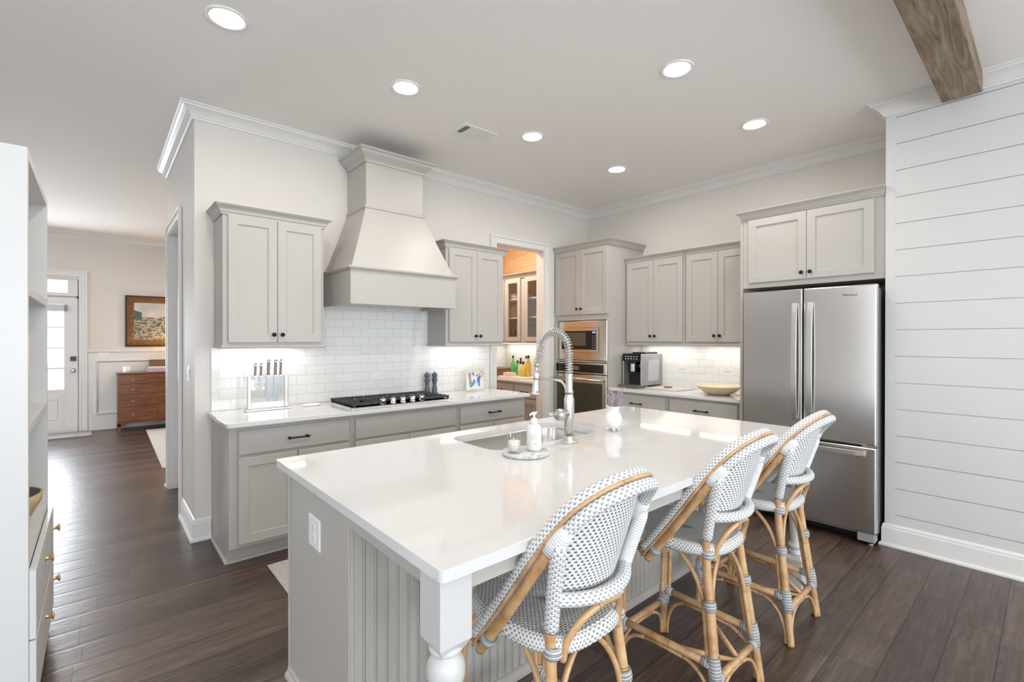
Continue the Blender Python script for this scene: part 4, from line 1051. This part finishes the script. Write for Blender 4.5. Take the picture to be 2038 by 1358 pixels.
def gdoor(a, b):
    L = [rectloop(fx, -b, -a, 1.415, 2.275, 0, .013), rectloop(fx, -b, -a, 1.415, 2.275, 0, .033), rectloop(fx, -b, -a, 1.415, 2.275, .058, .033), rectloop(fx, -b, -a, 1.415, 2.275, .058, .013), rectloop(fx, -b, -a, 1.415, 2.275, 0, .013)]
    d = obj('glass_door', MB(fx).loops(L, False, False), cab_m, t)
    obj('pane', MB(fx).box((-b+.055, 1.47, .02), (-a-.055, 2.22, .024)), glass_m, d)
    return d
gdoor(4.32, 4.705); gdoor(4.795, 5.105); d = gdoor(5.145, 5.49)
knob(fx, -5.175, 1.455, .033, d)
cab_crown([(xf-.012, 4.16), (xf-.012, 5.52)], 2.288, t, side=1)
def plate_stand(x, y, z, r):
    o = obj('dinner_plate', MB().lathe([(r*.6, 0), (r, .012), (r, .016), (r*.62, .006), (.001, .005)], (x, y, z+r), 30, axis='-x'), plain('patterned_china', (.62, .55, .45), .25, noise=.4, nscale=40))
    tag(o, 'patterned plate standing upright behind pantry cabinet glass', 'plate')
plate_stand(4.60, 5.20, 1.749, .10)
for k in range(4):
    o = obj('bowl', MB().lathe([(.03, 0), (.07, .03), (.072, .034), (.03, .006), (.001, .006)], (4.50, 5.10, 2.009+k*.014), 24), ceramic_m); tag(o, 'white bowl stacked on the top shelf of the glass pantry cabinet', 'bowl', 'stacked bowls in the pantry cabinet')
for k, (x, y, z) in enumerate(((4.45, 5.00, 1.421), (4.46, 5.09, 1.421), (4.56, 5.10, 1.421), (4.57, 5.20, 1.421))):
    o = obj('drinking_glass', MB().lathe([(.028, 0), (.030, .004), (.006, .010), (.005, .05), (.030, .08), (.036, .13), (.034, .16), (.033, .16), (.034, .13), (.028, .082), (.003, .055)], (x, y, z), 20), glass_m)
    tag(o, 'stemmed glass on the bottom shelf of the glass pantry cabinet', 'glass', 'stemmed glasses in the pantry cabinet')
for k, (x, y) in enumerate(((4.48, 4.78), (4.58, 4.90))):
    o = obj('pitcher', MB().lathe([(.03, 0), (.045, .03), (.05, .07), (.035, .12), (.04, .16), (.036, .16), (.03, .12), (.04, .07), (.001, .02)], (x, y, 2.009), 20), glass_m)
    tag(o, 'clear glass jug on the top pantry shelf behind the right glass door', 'jug', 'glass jugs in the pantry cabinet')
t = thing('carved_box', 'brown carved wooden box on the pantry counter', 'box', (4.45, 5.33, .9145))
obj('box_body', MB().box((4.30, 5.17, .9145), (4.56, 5.50, 1.00)), box_m, t, .003); obj('lid', MB().box((4.296, 5.166, 1.002), (4.564, 5.504, 1.03)), box_m, t, .004)
obj('clasp', MB().box((4.292, 5.325, .985), (4.297, 5.345, 1.01)), brass_m, t)
o = obj('serving_tray', MB().prism(rounded(4.16, 4.55, 4.46, 5.08, .03), .9145, .936), plain('cream_tray', (.78, .72, .62), .4), bevel=.005); tag(o, 'cream tray under the bottles on the pantry counter', 'tray')
def bottle(x, y, r, h, neck, mat, lab, capc=ss_dark):
    t = thing('bottle', lab, 'bottle', (x, y, .9365), 'bottles on the pantry tray')
    b = h*.58
    obj('glass_body', MB().lathe([(r*.9, 0), (r, .005), (r, b), (r*.8, b+.02), (neck, b+.05), (neck, h), (neck*.7, h), (.001, h-.001)], (x, y, .9365), 20), mat, t)
    obj('cap', MB().lathe([(neck+.002, h-.03), (neck+.002, h+.006), (.001, h+.007)], (x, y, .9365), 16), capc, t)
pale_m = plain('pale_glass', (.70, .66, .58), .12); dk_m = plain('dark_bottle', (.05, .04, .03), .15); yel_m = plain('yellow_liqueur', (.80, .55, .08), .12); grn_m = plain('green_bottle', (.10, .50, .10), .1)
bottle(4.40, 5.02, .032, .27, .012, grn_m, 'tall green bottle, leftmost on the pantry tray')
bottle(4.44, 4.97, .028, .20, .011, grn_m, 'shorter green bottle behind the tall green one')
bottle(4.42, 4.88, .026, .24, .010, dk_m, 'dark bottle beside the green bottles on the pantry tray')
bottle(4.36, 4.82, .036, .20, .014, pale_m, 'pale clear bottle in the middle of the pantry tray')
bottle(4.42, 4.77, .030, .27, .011, pale_m, 'tall pale bottle with dark cap on the pantry tray')
bottle(4.32, 4.72, .034, .20, .013, yel_m, 'short yellow bottle on the pantry tray')
bottle(4.36, 4.66, .034, .28, .013, amber_m, 'tall amber bottle, rightmost on the pantry tray')
o = obj('pink_box', MB().box((4.20, 4.83, .9365), (4.29, 5.00, .985)), plain('pink_card', (.78, .60, .58), .5), bevel=.003); tag(o, 'small pale pink box at the front of the pantry tray', 'box')
# ------------------------------------------------------------------ bookcase
t = thing('bookcase', 'tall white open bookcase with lower cupboards at the left', 'bookcase', (-.36, 2.915, 0))
bx0, bx1, by0, by1, bz = -.56, -.195, 2.47, 3.36, 2.139
P = .036
m = MB().box((bx0, by0, 0), (bx1, by0+P, bz)).box((bx0, by1-P, 0), (bx1, by1, bz)).box((bx0, by0+P, bz-P), (bx1, by1-P, bz)).box((bx0, by0+P, .06), (bx0+.012, by1-P, bz-P)).box((bx0, by0+P, .0), (bx1-.02, by1-P, .08))
obj('carcass', m, shelf_m, t, .0015)
for z in (1.600, 1.084): obj('shelf', MB().box((bx0+.012, by0+P, z), (bx1, by1-P, z+.034)), shelf_m, t, .0015)
obj('shelf', MB().box((bx0+.012, by0+P, .592), (bx1, by1-P, .625)), shelf_m, t, .0015)
fb = frame_px(bx1, 0, 0)
def rc4(a, b, z0, z1, i, w): return [(a+i, z0+i, w), (b-i, z0+i, w), (b-i, z1-i, w), (a+i, z1-i, w)]
mid = (by0+by1)/2
for (a, b, kx) in ((by0+.003, mid-.002, mid-.05), (mid+.002, by1-.003, by1-.06)):
    for z0, z1 in ((.085, .325), (.331, .585)):
        d = obj('drawer', MB(fb).loops([rc4(a, b, z0, z1, 0, .001), rc4(a, b, z0, z1, 0, .018), rc4(a, b, z0, z1, .002, .020)]), shelf_m, t)
        kz = (z0+z1)/2 + .03
        kk = MB(fb).lathe([(.008, 0), (.006, .004), (.005, .012), (.016, .020), (.018, .024), (.012, .027), (.001, .028)], (0, 0, 0), 16)
        k2 = MB(); L = []
        for r, h in ((.009, .020), (.006, .024), (.006, .034), (.013, .042), (.015, .046), (.003, .048)): L.append([tuple(fb @ Vector((kx+r*math.cos(2*PI*j/16), kz+1.3*r*math.sin(2*PI*j/16), h))) for j in range(16)])
        obj('knob', k2.loops(L, smooth=True), brass_m, d)
# bowl in the bookcase
t = thing('basket_bowl', 'woven bowl with dark interior in the lowest bookcase opening', 'bowl', (-.36, 2.90, .6255))
obj('outer_weave', MB().lathe([(.07, 0), (.09, .006), (.14, .050), (.172, .115), (.176, .150), (.170, .152), (.160, .118), (.13, .055), (.07, .014), (.001, .012)], (-.36, 2.90, .6255), 40), bowl_m, t)
obj('dark_lining', MB().lathe([(.1685, .149), (.1592, .1185), (.1292, .0565), (.07, .0165), (.001, .0145), (.001, .0135), (.07, .0148), (.1302, .0552), (.1602, .118), (.170, .1485)], (-.36, 2.90, .6255), 40), plain('charcoal_weave', (.06, .055, .055), .7, noise=.5, nscale=60), t)
obj('inner_ring', MB().tube([(-.36+.115*math.cos(2*PI*k/36), 2.90+.115*math.sin(2*PI*k/36), .6255+.046) for k in range(36)], .0045, 6, closed=True), bowl_m, t)
o = obj('small_ornament', MB().lathe([(.020, 0), (.028, .004), (.012, .03), (.008, .06), (.002, .085)], (-.30, 2.80, 1.6345), 16), plain('tan_ceramic', (.55, .38, .20), .5)); tag(o, 'small tan cone ornament on the top bookcase shelf', 'ornament')
for k, (h, c, lab) in enumerate(((.035, (.10, .10, .11), 'dark boxed book at the bottom of the stack in the bookcase'), (.030, (.62, .60, .58), 'pale book in the middle of the bookcase stack'), (.028, (.16, .35, .22), 'green book on top of the bookcase stack'))):
    z = 1.1185+sum((.035, .030, .028)[:k])+.0005*k
    t = thing('book', lab, 'book', (-.36, 2.78, z), 'books stacked in the bookcase')
    e = .008*k
    obj('cover', MB().box((-.47, 2.68+e, z), (-.262-e, 2.88-e, z+.003)).box((-.47, 2.68+e, z+h-.003), (-.262-e, 2.88-e, z+h)).box((-.265-e, 2.68+e, z+.003), (-.262-e, 2.88-e, z+h-.003)), plain('book_cover', c, .5), t)
    obj('pages', MB().box((-.467, 2.684+e, z+.003), (-.266-e, 2.876-e, z+h-.003)), paper_m, t)

# ------------------------------------------------------------------ foyer
Y = 9.98; fy = frame_y(0, Y)
casing(10, fy, -1.138, -.232, 2.40, .10, .12)
d = struct('door_1', MB(frame_y(0, Y+.045)).box((-1.125, .02, -.02), (-1.01, 2.08, .022)).box((-.40, .02, -.02), (-.245, 2.08, .022)).box((-1.01, .02, -.02), (-.40, .665, .022)).box((-1.01, 1.97, -.02), (-.40, 2.08, .022)), trim_m, .003)
fd = frame_y(0, Y+.045)
obj('raised_panel', MB(fd).loops([rc4(-.66, -.47, .20, .53, 0, .021), rc4(-.66, -.47, .20, .53, .008, .030), rc4(-.66, -.47, .20, .53, .03, .024)]), trim_m, d)
obj('raised_panel', MB(fd).loops([rc4(-.94, -.75, .20, .53, 0, .021), rc4(-.94, -.75, .20, .53, .008, .030), rc4(-.94, -.75, .20, .53, .03, .024)]), trim_m, d)
g = obj('glass', MB(fd).box((-1.01, .665, -.003), (-.40, 1.97, .003)), pane_m, d)
m = MB(fd)
for z in (.99, 1.30, 1.62): m.box((-1.01, z-.009, -.012), (-.40, z+.009, .012))
m.box((-.715, .665, -.012), (-.697, 1.97, .012))
obj('muntins', m, trim_m, d)
m = MB(fd)
for k in range(6): m.box((-1.0, 1.865+k*.017, .024), (-.36, 1.879+k*.017, .050))
obj('blind', m, plain('grey_blind', (.35, .35, .35), .6), d)
obj('keypad_lock', MB(fd).box((-.330, 1.10, .022), (-.265, 1.17, .045)), blackp_m, d, .004)
obj('door_knob', MB(fd).tube([(-.298, .955, .022), (-.298, .955, .03), (-.298, .955, .031), (-.298, .955, .055), (-.298, .955, .065), (-.298, .955, .090), (-.298, .955, .096)], [.030, .030, .012, .012, .026, .028, .012], 18), nickel_m, d)
struct('window_7', MB(fd).box((-1.125, 2.10, -.03), (-.245, 2.15, .03)).box((-1.125, 2.345, -.03), (-.245, 2.395, .03)).box((-1.125, 2.15, -.03), (-1.07, 2.345, .03)).box((-.40, 2.15, -.03), (-.245, 2.345, .03)).box((-1.07, 2.15, -.003), (-.40, 2.345, .003)) if False else MB(fd).box((-1.125, 2.10, -.03), (-.245, 2.15, .03)).box((-1.125, 2.345, -.03), (-.245, 2.395, .03)).box((-1.125, 2.15, -.03), (-1.07, 2.345, .03)).box((-.36, 2.15, -.03), (-.245, 2.345, .03)).box((-.262, 0, -.055), (-.225, 2.4, -.026)).box((-1.145, 2.06, -.055), (-.225, 2.115, -.026)).box((-1.145, 0, -.055), (-1.11, 2.4, -.026)).box((-1.12, 0.0, -.055), (-.25, .02, .02)), trim_m)
obj('pane', MB(fd).box((-1.07, 2.15, -.003), (-.36, 2.345, .003)), pane_m, bpy.data.objects['window_7'])
# wainscot and chair rail
m = MB(fy).box((-.13, .22, 0), (2.8, 1.245, .008)); 
def wpanel(a, b):
    z0, z1 = .25, 1.10
    m.loops([rc4(a, b, z0, z1, 0, .008), rc4(a, b, z0, z1, .0, .030), rc4(a, b, z0, z1, .012, .034), rc4(a, b, z0, z1, .035, .012), rc4(a, b, z0, z1, .036, .0085)])
for a, b in ((-.04, .98), (1.10, 1.90), (2.0, 2.7)): wpanel(a, b)
m.box((-.13, 1.235, 0), (2.8, 1.262, .030)).box((-.13, 1.215, 0), (2.8, 1.235, .014))
struct('trim_11', m, trim_m, .002)
# chest of drawers
t = thing('chest_of_drawers', 'polished mahogany chest of drawers on bracket feet in the foyer', 'chest', (.75, 9.70, 0))
cx0, cx1, cy0, cy1, cz = .215, 1.22, 9.46, 9.925, .895
obj('case', MB().box((cx0, cy0, .13), (cx1, cy1, cz)), chest_m, t, .003)
obj('top', MB().box((cx0-.015, cy0-.02, cz), (cx1+.015, cy1, cz+.018)), chest_m, t, .005)
m = MB()
for s_, xx in ((1, cx0), (-1, cx1)):
    m.prism([(xx, cy0-.006), (xx+s_*.045, cy0-.006), (xx+s_*.045, cy0+.02), (xx, cy0+.02)], 0, .13); m.box((xx, cy0-.006, .09), (xx+s_*.11, cy0+.015, .13)); m.box((xx, cy1-.04, 0), (xx+s_*.04, cy1, .13))
m.box((cx0, cy0-.008, .125), (cx1, cy0+.01, .145))
obj('bracket_feet', m, chest_m, t, .004)
fc = frame_y(0, cy0)
for z0, z1 in ((.155, .375), (.385, .570), (.580, .730), (.740, .880)):
    d = obj('drawer', MB(fc).loops([rc4(cx0+.012, cx1-.012, z0, z1, 0, -.004), rc4(cx0+.012, cx1-.012, z0, z1, 0, .006), rc4(cx0+.012, cx1-.012, z0, z1, .006, .010)]), chest_m, t)
    for u in (.40, 1.02):
        zc = (z0+z1)/2
        mm = MB(fc).loops([[(u+.026*math.cos(2*PI*k/20), zc+.015*math.sin(2*PI*k/20), w_) for k in range(20)] for w_ in (.010, .013)])
        mm.tube([(u-.026, zc+.004, .016), (u-.022, zc-.012, .024), (u, zc-.018, .028), (u+.022, zc-.012, .024), (u+.026, zc+.004, .016)], .0035, 8)
        obj('brass_pull', mm, plain('aged_brass', (.30, .18, .07), .4, 1), d)
    obj('keyhole', MB(fc).loops([[(.71+.010*math.cos(2*PI*k/12), (z0+z1)/2+.02+.013*math.sin(2*PI*k/12), w_) for k in range(12)] for w_ in (.010, .012)]), ss_dark, d)
o = obj('white_candle', MB().lathe([(.045, 0), (.048, .004), (.048, .090), (.042, .092), (.038, .080), (.001, .080)], (.335, 9.62, .9135), 26), wax_m); tag(o, 'white candle jar at the left end of the mahogany chest', 'candle')
for k, (e, h, mt, lab) in enumerate(((0, .028, pink_m, 'lilac book at the bottom of the pile on the chest'), (.012, .026, pink_m, 'second lilac book in the pile on the chest'), (.02, .020, paper_m, 'white book on top of the pile on the chest'))):
    z = .9135+(0, .0285, .055)[k]
    t = thing('book', lab, 'book', (.75, 9.64, z), 'books on the mahogany chest')
    obj('cover', MB().box((.585+e, 9.56+e, z), (.92-e, 9.76, z+.003)).box((.585+e, 9.56+e, z+h-.003), (.92-e, 9.76, z+h)), mt, t); obj('pages', MB().box((.589+e, 9.566+e, z+.003), (.916-e, 9.757, z+h-.003)), paper_m if k == 2 else mt, t)
o = obj('keepsake_box', MB().box((.63, 9.78, .9135), (.92, 9.90, 1.09)).box((.625, 9.775, 1.08), (.925, 9.90, 1.098)), box_m, bevel=.004); tag(o, 'brown keepsake box behind the books on the chest', 'box')
t = thing('table_lamp', 'lit lamp with a glowing cone shade at the right of the chest', 'lamp', (1.03, 9.68, .9135))
obj('base', MB().lathe([(.06, 0), (.06, .012), (.02, .03), (.03, .07), (.045, .12), (.03, .18), (.012, .21), (.010, .30)], (1.03, 9.68, .9135), 22), brass_m, t)
obj('lamp_shade', MB().lathe([(.160, .22), (.085, .43), (.083, .43), (.158, .22)], (1.03, 9.68, .9135), 30), shade_m, t)
pl = bpy.data.lights.new('table_lamp_bulb', 'POINT'); pl.energy = 9; pl.color = (1, .66, .36); pl.shadow_soft_size = .05
po = bpy.data.objects.new('table_lamp_bulb', pl); C.objects.link(po); po.location = (1.03, 9.60, 1.36)
# painting
t = thing('framed_painting', 'gilt framed harbour painting above the mahogany chest', 'painting', (.80, 9.95, 1.315))
px0, px1, pz0, pz1 = .325, 1.275, 1.315, 2.155; fp2 = frame_y(0, 9.978)
L = [rc4(px0, px1, pz0, pz1, i, w_) for i, w_ in ((0, 0), (0, .032), (.008, .042), (.016, .042), (.022, .034))]
f_ = obj('outer_frame', MB(fp2).loops(L, True, False), plain('dark_walnut', (.045, .022, .012), .4), t)
L = [rc4(px0, px1, pz0, pz1, i, w_) for i, w_ in ((.020, .030), (.024, .044), (.034, .048), (.044, .040), (.050, .034), (.056, .038), (.064, .038), (.070, .030), (.082, .026), (.092, .028), (.100, .022), (.112, .018), (.118, .012))]
obj('gilt_moulding', MB(fp2).loops(L, False, False), gold_m, t)
o = obj('canvas', MB(fp2).box((px0+.114, pz0+.114, .006), (px1-.114, pz1-.114, .015)), paint_m, t, origin=(.80, 9.96, 1.315+.114))
# rugs and mat
def rug(nm, pts, z1, mat, lab, cat='rug'):
    o = obj(nm, MB().prism(pts, .0005, z1), mat, bevel=.003); tag(o, lab, cat)
rug('area_rug', [(.53, 6.50), (2.7, 6.50), (2.7, 9.35), (.56, 9.40)], .012, rug_m, 'large pale rug on the dark floor in front of the mahogany chest')
rug('door_mat', rounded(-1.2, 9.42, -.08, 9.93, .03), .012, mat_m, 'grey mat on the floor inside the front door', 'mat')
rug('runner_rug', [(.80, 2.42), (2.9, 2.42), (2.9, 3.27), (.80, 3.27)], .010, runner_m, 'pale textured runner rug on the floor between island and stove')
# closed door in the hall doorway
dh = struct('door_2', MB().box((.60, 4.765, .012), (.635, 5.565, 2.42)), wall_m, .002)
# outside: porch slab, lawn, shrubs beyond the front door
struct('terrain', MB().box((-14, 10.2, -.3), (14, 40, -.12)), plain('paving', (.50, .51, .52), .9, noise=.4, nscale=2))
struct('terrain', MB().box((-14, -40, -.3), (14, -4.7, -.12)), plain('yard', (.30, .30, .24), .9, noise=.4, nscale=2))

# ------------------------------------------------------------------ bistro counter stools
def make_stool():
    t = thing('rattan_stool', 'x', 'stool', (0, 0, 0), 'rattan counter stools')
    hr = .0165
    legs = {}
    def foot(sx, sy): return Vector((sx*.187, .225 if sy > 0 else -.230, 0))
    def topp(sx, sy): return Vector((sx*.183, .205, .600)) if sy > 0 else Vector((sx*.140, -.152, .625))
    def onleg(sx, sy, z):
        a, b = foot(sx, sy), topp(sx, sy); return a.lerp(b, z/b.z)
    def binding(path, r, parent, n=None):
        return obj('binding', MB().tube(path, r, 14), bind_m, parent)
    for sx in (-1, 1):
        for sy in (-1, 1):
            p = [onleg(sx, sy, z) for z in (0, .01, .3, .55)]
            if sy < 0: p += [Vector((sx*.139, -.153, .64)), Vector((sx*.143, -.160, .70))]
            else: p += [topp(sx, sy)]
            lg = obj('leg', MB().tube(p, [hr*.9]+[hr]*(len(p)-1), 14), rattan_m, t)
            legs[(sx, sy)] = lg
            for z0, z1, rr in ((.150, .245, .0245), (.405, .440, .0255)):
                binding([onleg(sx, sy, z0), onleg(sx, sy, (z0+z1)/2), onleg(sx, sy, z1)], [rr*.9, rr, rr*.9], lg)
            # bent canes: beside the leg, flaring under the seat, on the side and on the end
            for dx, dy in ((0, -sy), (-sx, 0)):
                off = Vector((dx, dy, 0))
                if off.length == 0: continue
                def q(z, o_): return onleg(sx, sy, z)+off*o_
                pts = spline([q(.20, .024), q(.33, .024), q(.44, .026), q(.52, .055), q(.575, .10), q(.605, .135)], 5)
                obj('bent_cane', MB().tube(pts, .0088, 9), rattan_m, lg)
                pts = spline([q(.003, .020), q(.05, .022), q(.10, .045), q(.128, .085), q(.14, .13)], 5)
                if not dx: pts = [Vector((p_.x, p_.y, p_.z*1.36)) for p_ in pts]
                obj('foot_cane', MB().tube(pts, .0075, 9), rattan_m, lg)
    ZE, ZS = .160, .212
    for sy in (-1, 1):
        a, b = onleg(-1, sy, ZE), onleg(1, sy, ZE)
        o_ = obj('stretcher', MB().tube([a, a.lerp(b, .5), b], .0145, 12), rattan_m, t)
        for p_, q_ in ((a, b), (b, a)):
            d = (q_-p_).normalized(); binding([p_+d*.012, p_+d*.028, p_+d*.045], [.021, .0195, .0175], o_)
        if sy < 0 or True: obj('under_cane', MB().tube([a.lerp(b, .32)-Vector((0, 0, .024)), a.lerp(b, .5)-Vector((0, 0, .022)), a.lerp(b, .68)-Vector((0, 0, .024))], .0075, 8), rattan_m, o_)
    for sx in (-1, 1):
        a, b = onleg(sx, -1, ZS), onleg(sx, 1, ZS)
        o_ = obj('stretcher', MB().tube([a, a.lerp(b, .5), b], .0145, 12), rattan_m, t)
        for p_, q_ in ((a, b), (b, a)):
            d = (q_-p_).normalized(); binding([p_+d*.012, p_+d*.028, p_+d*.045], [.021, .0195, .0175], o_)
        obj('under_cane', MB().tube([a.lerp(b, .25)-Vector((0, 0, .026)), a.lerp(b, .5)-Vector((0, 0, .022)), a.lerp(b, .75)-Vector((0, 0, .026))], .0075, 8), rattan_m, o_)
        m1 = onleg(sx, -1, ZS).lerp(onleg(sx, 1, ZS), .5); m2 = onleg(-1, -1, ZE).lerp(onleg(1, -1, ZE), .5)
        obj('diagonal_brace', MB().tube([m1-Vector((0, 0, .014)), m2+Vector((-sx*-.012, .0, .004))], .0105, 10), rattan_m, t)
    # seat: rounded woven pad
    N = 48; zt_, zb_ = .645, .592
    def outline(e):
        P_ = []
        for k in range(N):
            a = 2*PI*k/N; c_, s_ = math.cos(a), math.sin(a); n_ = 2.9
            x_ = math.copysign(abs(c_)**(2/n_), c_); y_ = math.copysign(abs(s_)**(2/n_), s_)
            hw_ = .205-.022*(1-(y_+1)/2)
            P_.append((x_*(hw_-e), .006+y_*(.216-e)))
        return P_
    L = []; prof = [(.05, zb_), (.014, zb_+.003), (.0, zb_+.016), (.0, zb_+.034), (.008, zt_-.004), (.022, zt_), (.06, zt_-.001), (.11, zt_-.006), (.16, zt_-.009), (.195, zt_-.010)]
    for e, z in prof: L.append([(p[0], p[1], z) for p in outline(e)])
    ms = MB(); flat = [[(p[0], p[1]) for p in l] for l in L]; 
    acc = [0]
    for (e1, z1), (e2, z2) in zip(prof, prof[1:]): acc.append(acc[-1]+math.hypot(e2-e1, z2-z1))
    per = 1.5/N
    def suv(i, j):
        if prof[i][1] >= zt_-.0105 and prof[i][0] >= .008:
            p = L[i][j % N]; return (p[0]+1, p[1]+1)
        return (per*j, acc[i])
    # sides and top use their own mapping rings
    ms.loops(L[:6], True, False, True, True, lambda i, j: (per*j, acc[i]))
    top = L[5:]
    ms.loops(top, False, True, True, True, lambda i, j: (top[i][j % N][0]+1, top[i][j % N][1]+1))
    obj('seat', ms, weave_seat, t)
    # hoop
    half = [(-.212, .085, .560), (-.209, .040, .620), (-.204, -.022, .705), (-.197, -.080, .790), (-.189, -.135, .872), (-.173, -.188, .950), (-.147, -.236, 1.012), (-.103, -.276, 1.053), (-.052, -.298, 1.071), (0, -.304, 1.076)]
    hoop = [Vector(p) for p in half] + [Vector((-p[0], p[1], p[2])) for p in half[-2::-1]]
    hs = spline(hoop, 6)
    n_ = len(hs)
    def offs(k, dy, dz, inn=0):
        p = hs[k]; return p+Vector((-math.copysign(inn, p.x) if abs(p.x) > .01 else 0, dy, dz))
    a_, b_ = 3, n_-4
    core = [hs[k] for k in range(n_)]
    rim = obj('woven_rim', MB().tube(core[2:n_-2], .0215, 16), weave_tube, t)
    obj('rim_core', MB().tube(core[:4], .0165, 12).tube(core[-4:], .0165, 12), rattan_m, rim)
    second = []
    for k in range(n_):
        p = hs[k]; T_ = (hs[min(k+1, n_-1)]-hs[max(k-1, 0)]).normalized()
        out = Vector((p.x*.25, -1, -.55)); out = (out-T_*out.dot(T_)).normalized(); second.append((p+out*.034, p+out*.0205+Vector((math.copysign(.010, p.x) if abs(p.x) > .03 else 0, 0, 0))))
    # where the back posts meet the rim
    jl = min(range(n_//2), key=lambda k: abs(hs[k].z-.945)); jr = n_-1-jl
    for rng, nm in ((range(0, jl+2), 'arm_cane'), (range(n_-1, jr-2, -1), 'arm_cane')):
        o_ = obj(nm, MB().tube([second[k][0] for k in rng], .0155, 12), rattan_m, t)
        pp = [second[k][0] for k in rng]
        binding([pp[4], pp[5], pp[6]], [.022, .0225, .022], o_)
    obj('woven_inner_rim', MB().tube([second[k][0] for k in range(jl+1, jr)], .0175, 14), weave_tube, t)
    obj('cane_strip', MB().tube([h_+ (Vector((0,0,0))) for h_ in [second[k][0].lerp(hs[k], .52)+ (second[k][0]-hs[k]).cross((hs[min(k+1, n_-1)]-hs[max(k-1, 0)])).normalized()*(.0165 if k > 0 else .0165) for k in range(n_)]], .0052, 8), rattan_m, t)
    # back posts, wrapped
    for sx in (-1, 1):
        top_ = second[jl][0] if sx < 0 else second[jr][0]
        p0 = Vector((sx*.1415, -.158, .668))
        pts = spline([p0, Vector((sx*.153, -.176, .75)), Vector((sx*.168, -.200, .84)), Vector((sx*.178, -.220, .91)), Vector((top_.x*.99, top_.y, top_.z))], 5)
        obj('wrapped_post', MB().tube(pts, .0205, 14), weave_tube if sx < 0 else wrap_plain, t)
        kk = jl if sx < 0 else jr; s2 = 1 if sx < 0 else -1
        jw = [second[kk-s2*3][0], second[kk-s2*1][0], second[kk+s2*1][0], second[kk+s2*3][0]]
        obj('joint_wrap', MB().tube(jw, [.020, .0235, .024, .0195], 14), wrap_plain, t)
    # band along the bottom of the back
    bandp = []
    for k in range(17):
        u = -1+k/8; bandp.append(Vector((u*.158, -.176-.066*(1-abs(u)**2.2), .760-.004*(1-u*u))))
    obj('woven_band', MB().tube(bandp, .0185, 14), weave_tube, t)
    arch = spline([(-.118, -.178, .585), (-.112, -.190, .640), (-.082, -.213, .695), (-.035, -.229, .722), (.035, -.229, .722), (.082, -.213, .695), (.112, -.190, .640), (.118, -.178, .585)], 6)
    obj('arch_cane', MB().tube(arch, .0105, 10), rattan_m, t)
    for sx in (-1, 1):
        binding([Vector((sx*.1365, -.160, z_)) for z_ in (.590, .596, .606, .618, .624)], [.019, .026, .0275, .026, .019], t)
    # woven back panel
    NU, NV = 28, 16; mp = MB(); G = []
    topk = [jl+(jr-jl)*i/NU for i in range(NU+1)]
    def hp_(f): i = int(f); i = min(i, n_-2); return hs[i].lerp(hs[i+1], f-i)+Vector((0, .0, -.010))
    lens = []
    for i in range(NU+1):
        u = -1+2*i/NU
        b_ = Vector((u*.140, -.150-.058*(1-abs(u)**2.2), .758)); tp = hp_(topk[i]); tp.x *= .95
        ctr = b_.lerp(tp, .5)+Vector((0, -.006*(1-u*u), 0))
        G.append([((1-v)**2*b_+2*v*(1-v)*ctr+v*v*tp) for v in [j/NV for j in range(NV+1)]])
    vs = []; fs = []; us = []
    def uvp(i, j): p = G[i][j]; return (math.atan2(p.x, .30+0*p.y)*.34+1, p.z)
    for sgn in (0, 1):
        for i in range(NU+1):
            for j in range(NV+1):
                p = G[i][j]; nrm_ = Vector((p.x*.5, -1, 0)).normalized(); vs.append(p+nrm_*(.003 if sgn else -.003))
    def id_(s_, i, j): return s_*(NU+1)*(NV+1)+i*(NV+1)+j
    for s_ in (0, 1):
        for i in range(NU):
            for j in range(NV):
                f = (id_(s_, i, j), id_(s_, i+1, j), id_(s_, i+1, j+1), id_(s_, i, j+1)); fs.append(f if s_ else f[::-1])
                u_ = [uvp(i, j), uvp(i+1, j), uvp(i+1, j+1), uvp(i, j+1)]; us.append(u_ if s_ else u_[::-1])
    for i in range(NU):
        for j in (0, NV): fs.append((id_(0, i, j), id_(1, i, j), id_(1, i+1, j), id_(0, i+1, j))); us.append([(0, 0)]*4)
    for j in range(NV):
        for i in (0, NU): fs.append((id_(0, i, j), id_(1, i, j), id_(1, i, j+1), id_(0, i, j+1))); us.append([(0, 0)]*4)
    mp.add(vs, fs, True, us)
    obj('backrest', mp, weave_back, t)
    return t
stool = make_stool()
for k, (x, y, a, lab) in enumerate(((1.045, 1.035, 0, 'white woven rattan counter stool nearest the camera, beside the turned island leg'), (1.908, 1.04, 0, 'middle one of the three woven rattan counter stools'), (2.63, 1.04, 0, 'woven rattan counter stool nearest the refrigerator'))):
    o = stool if k == 0 else copy_tree(stool)
    o.location = (x, y, 0); o.rotation_euler = (0, 0, R_(a)); o['label'] = lab
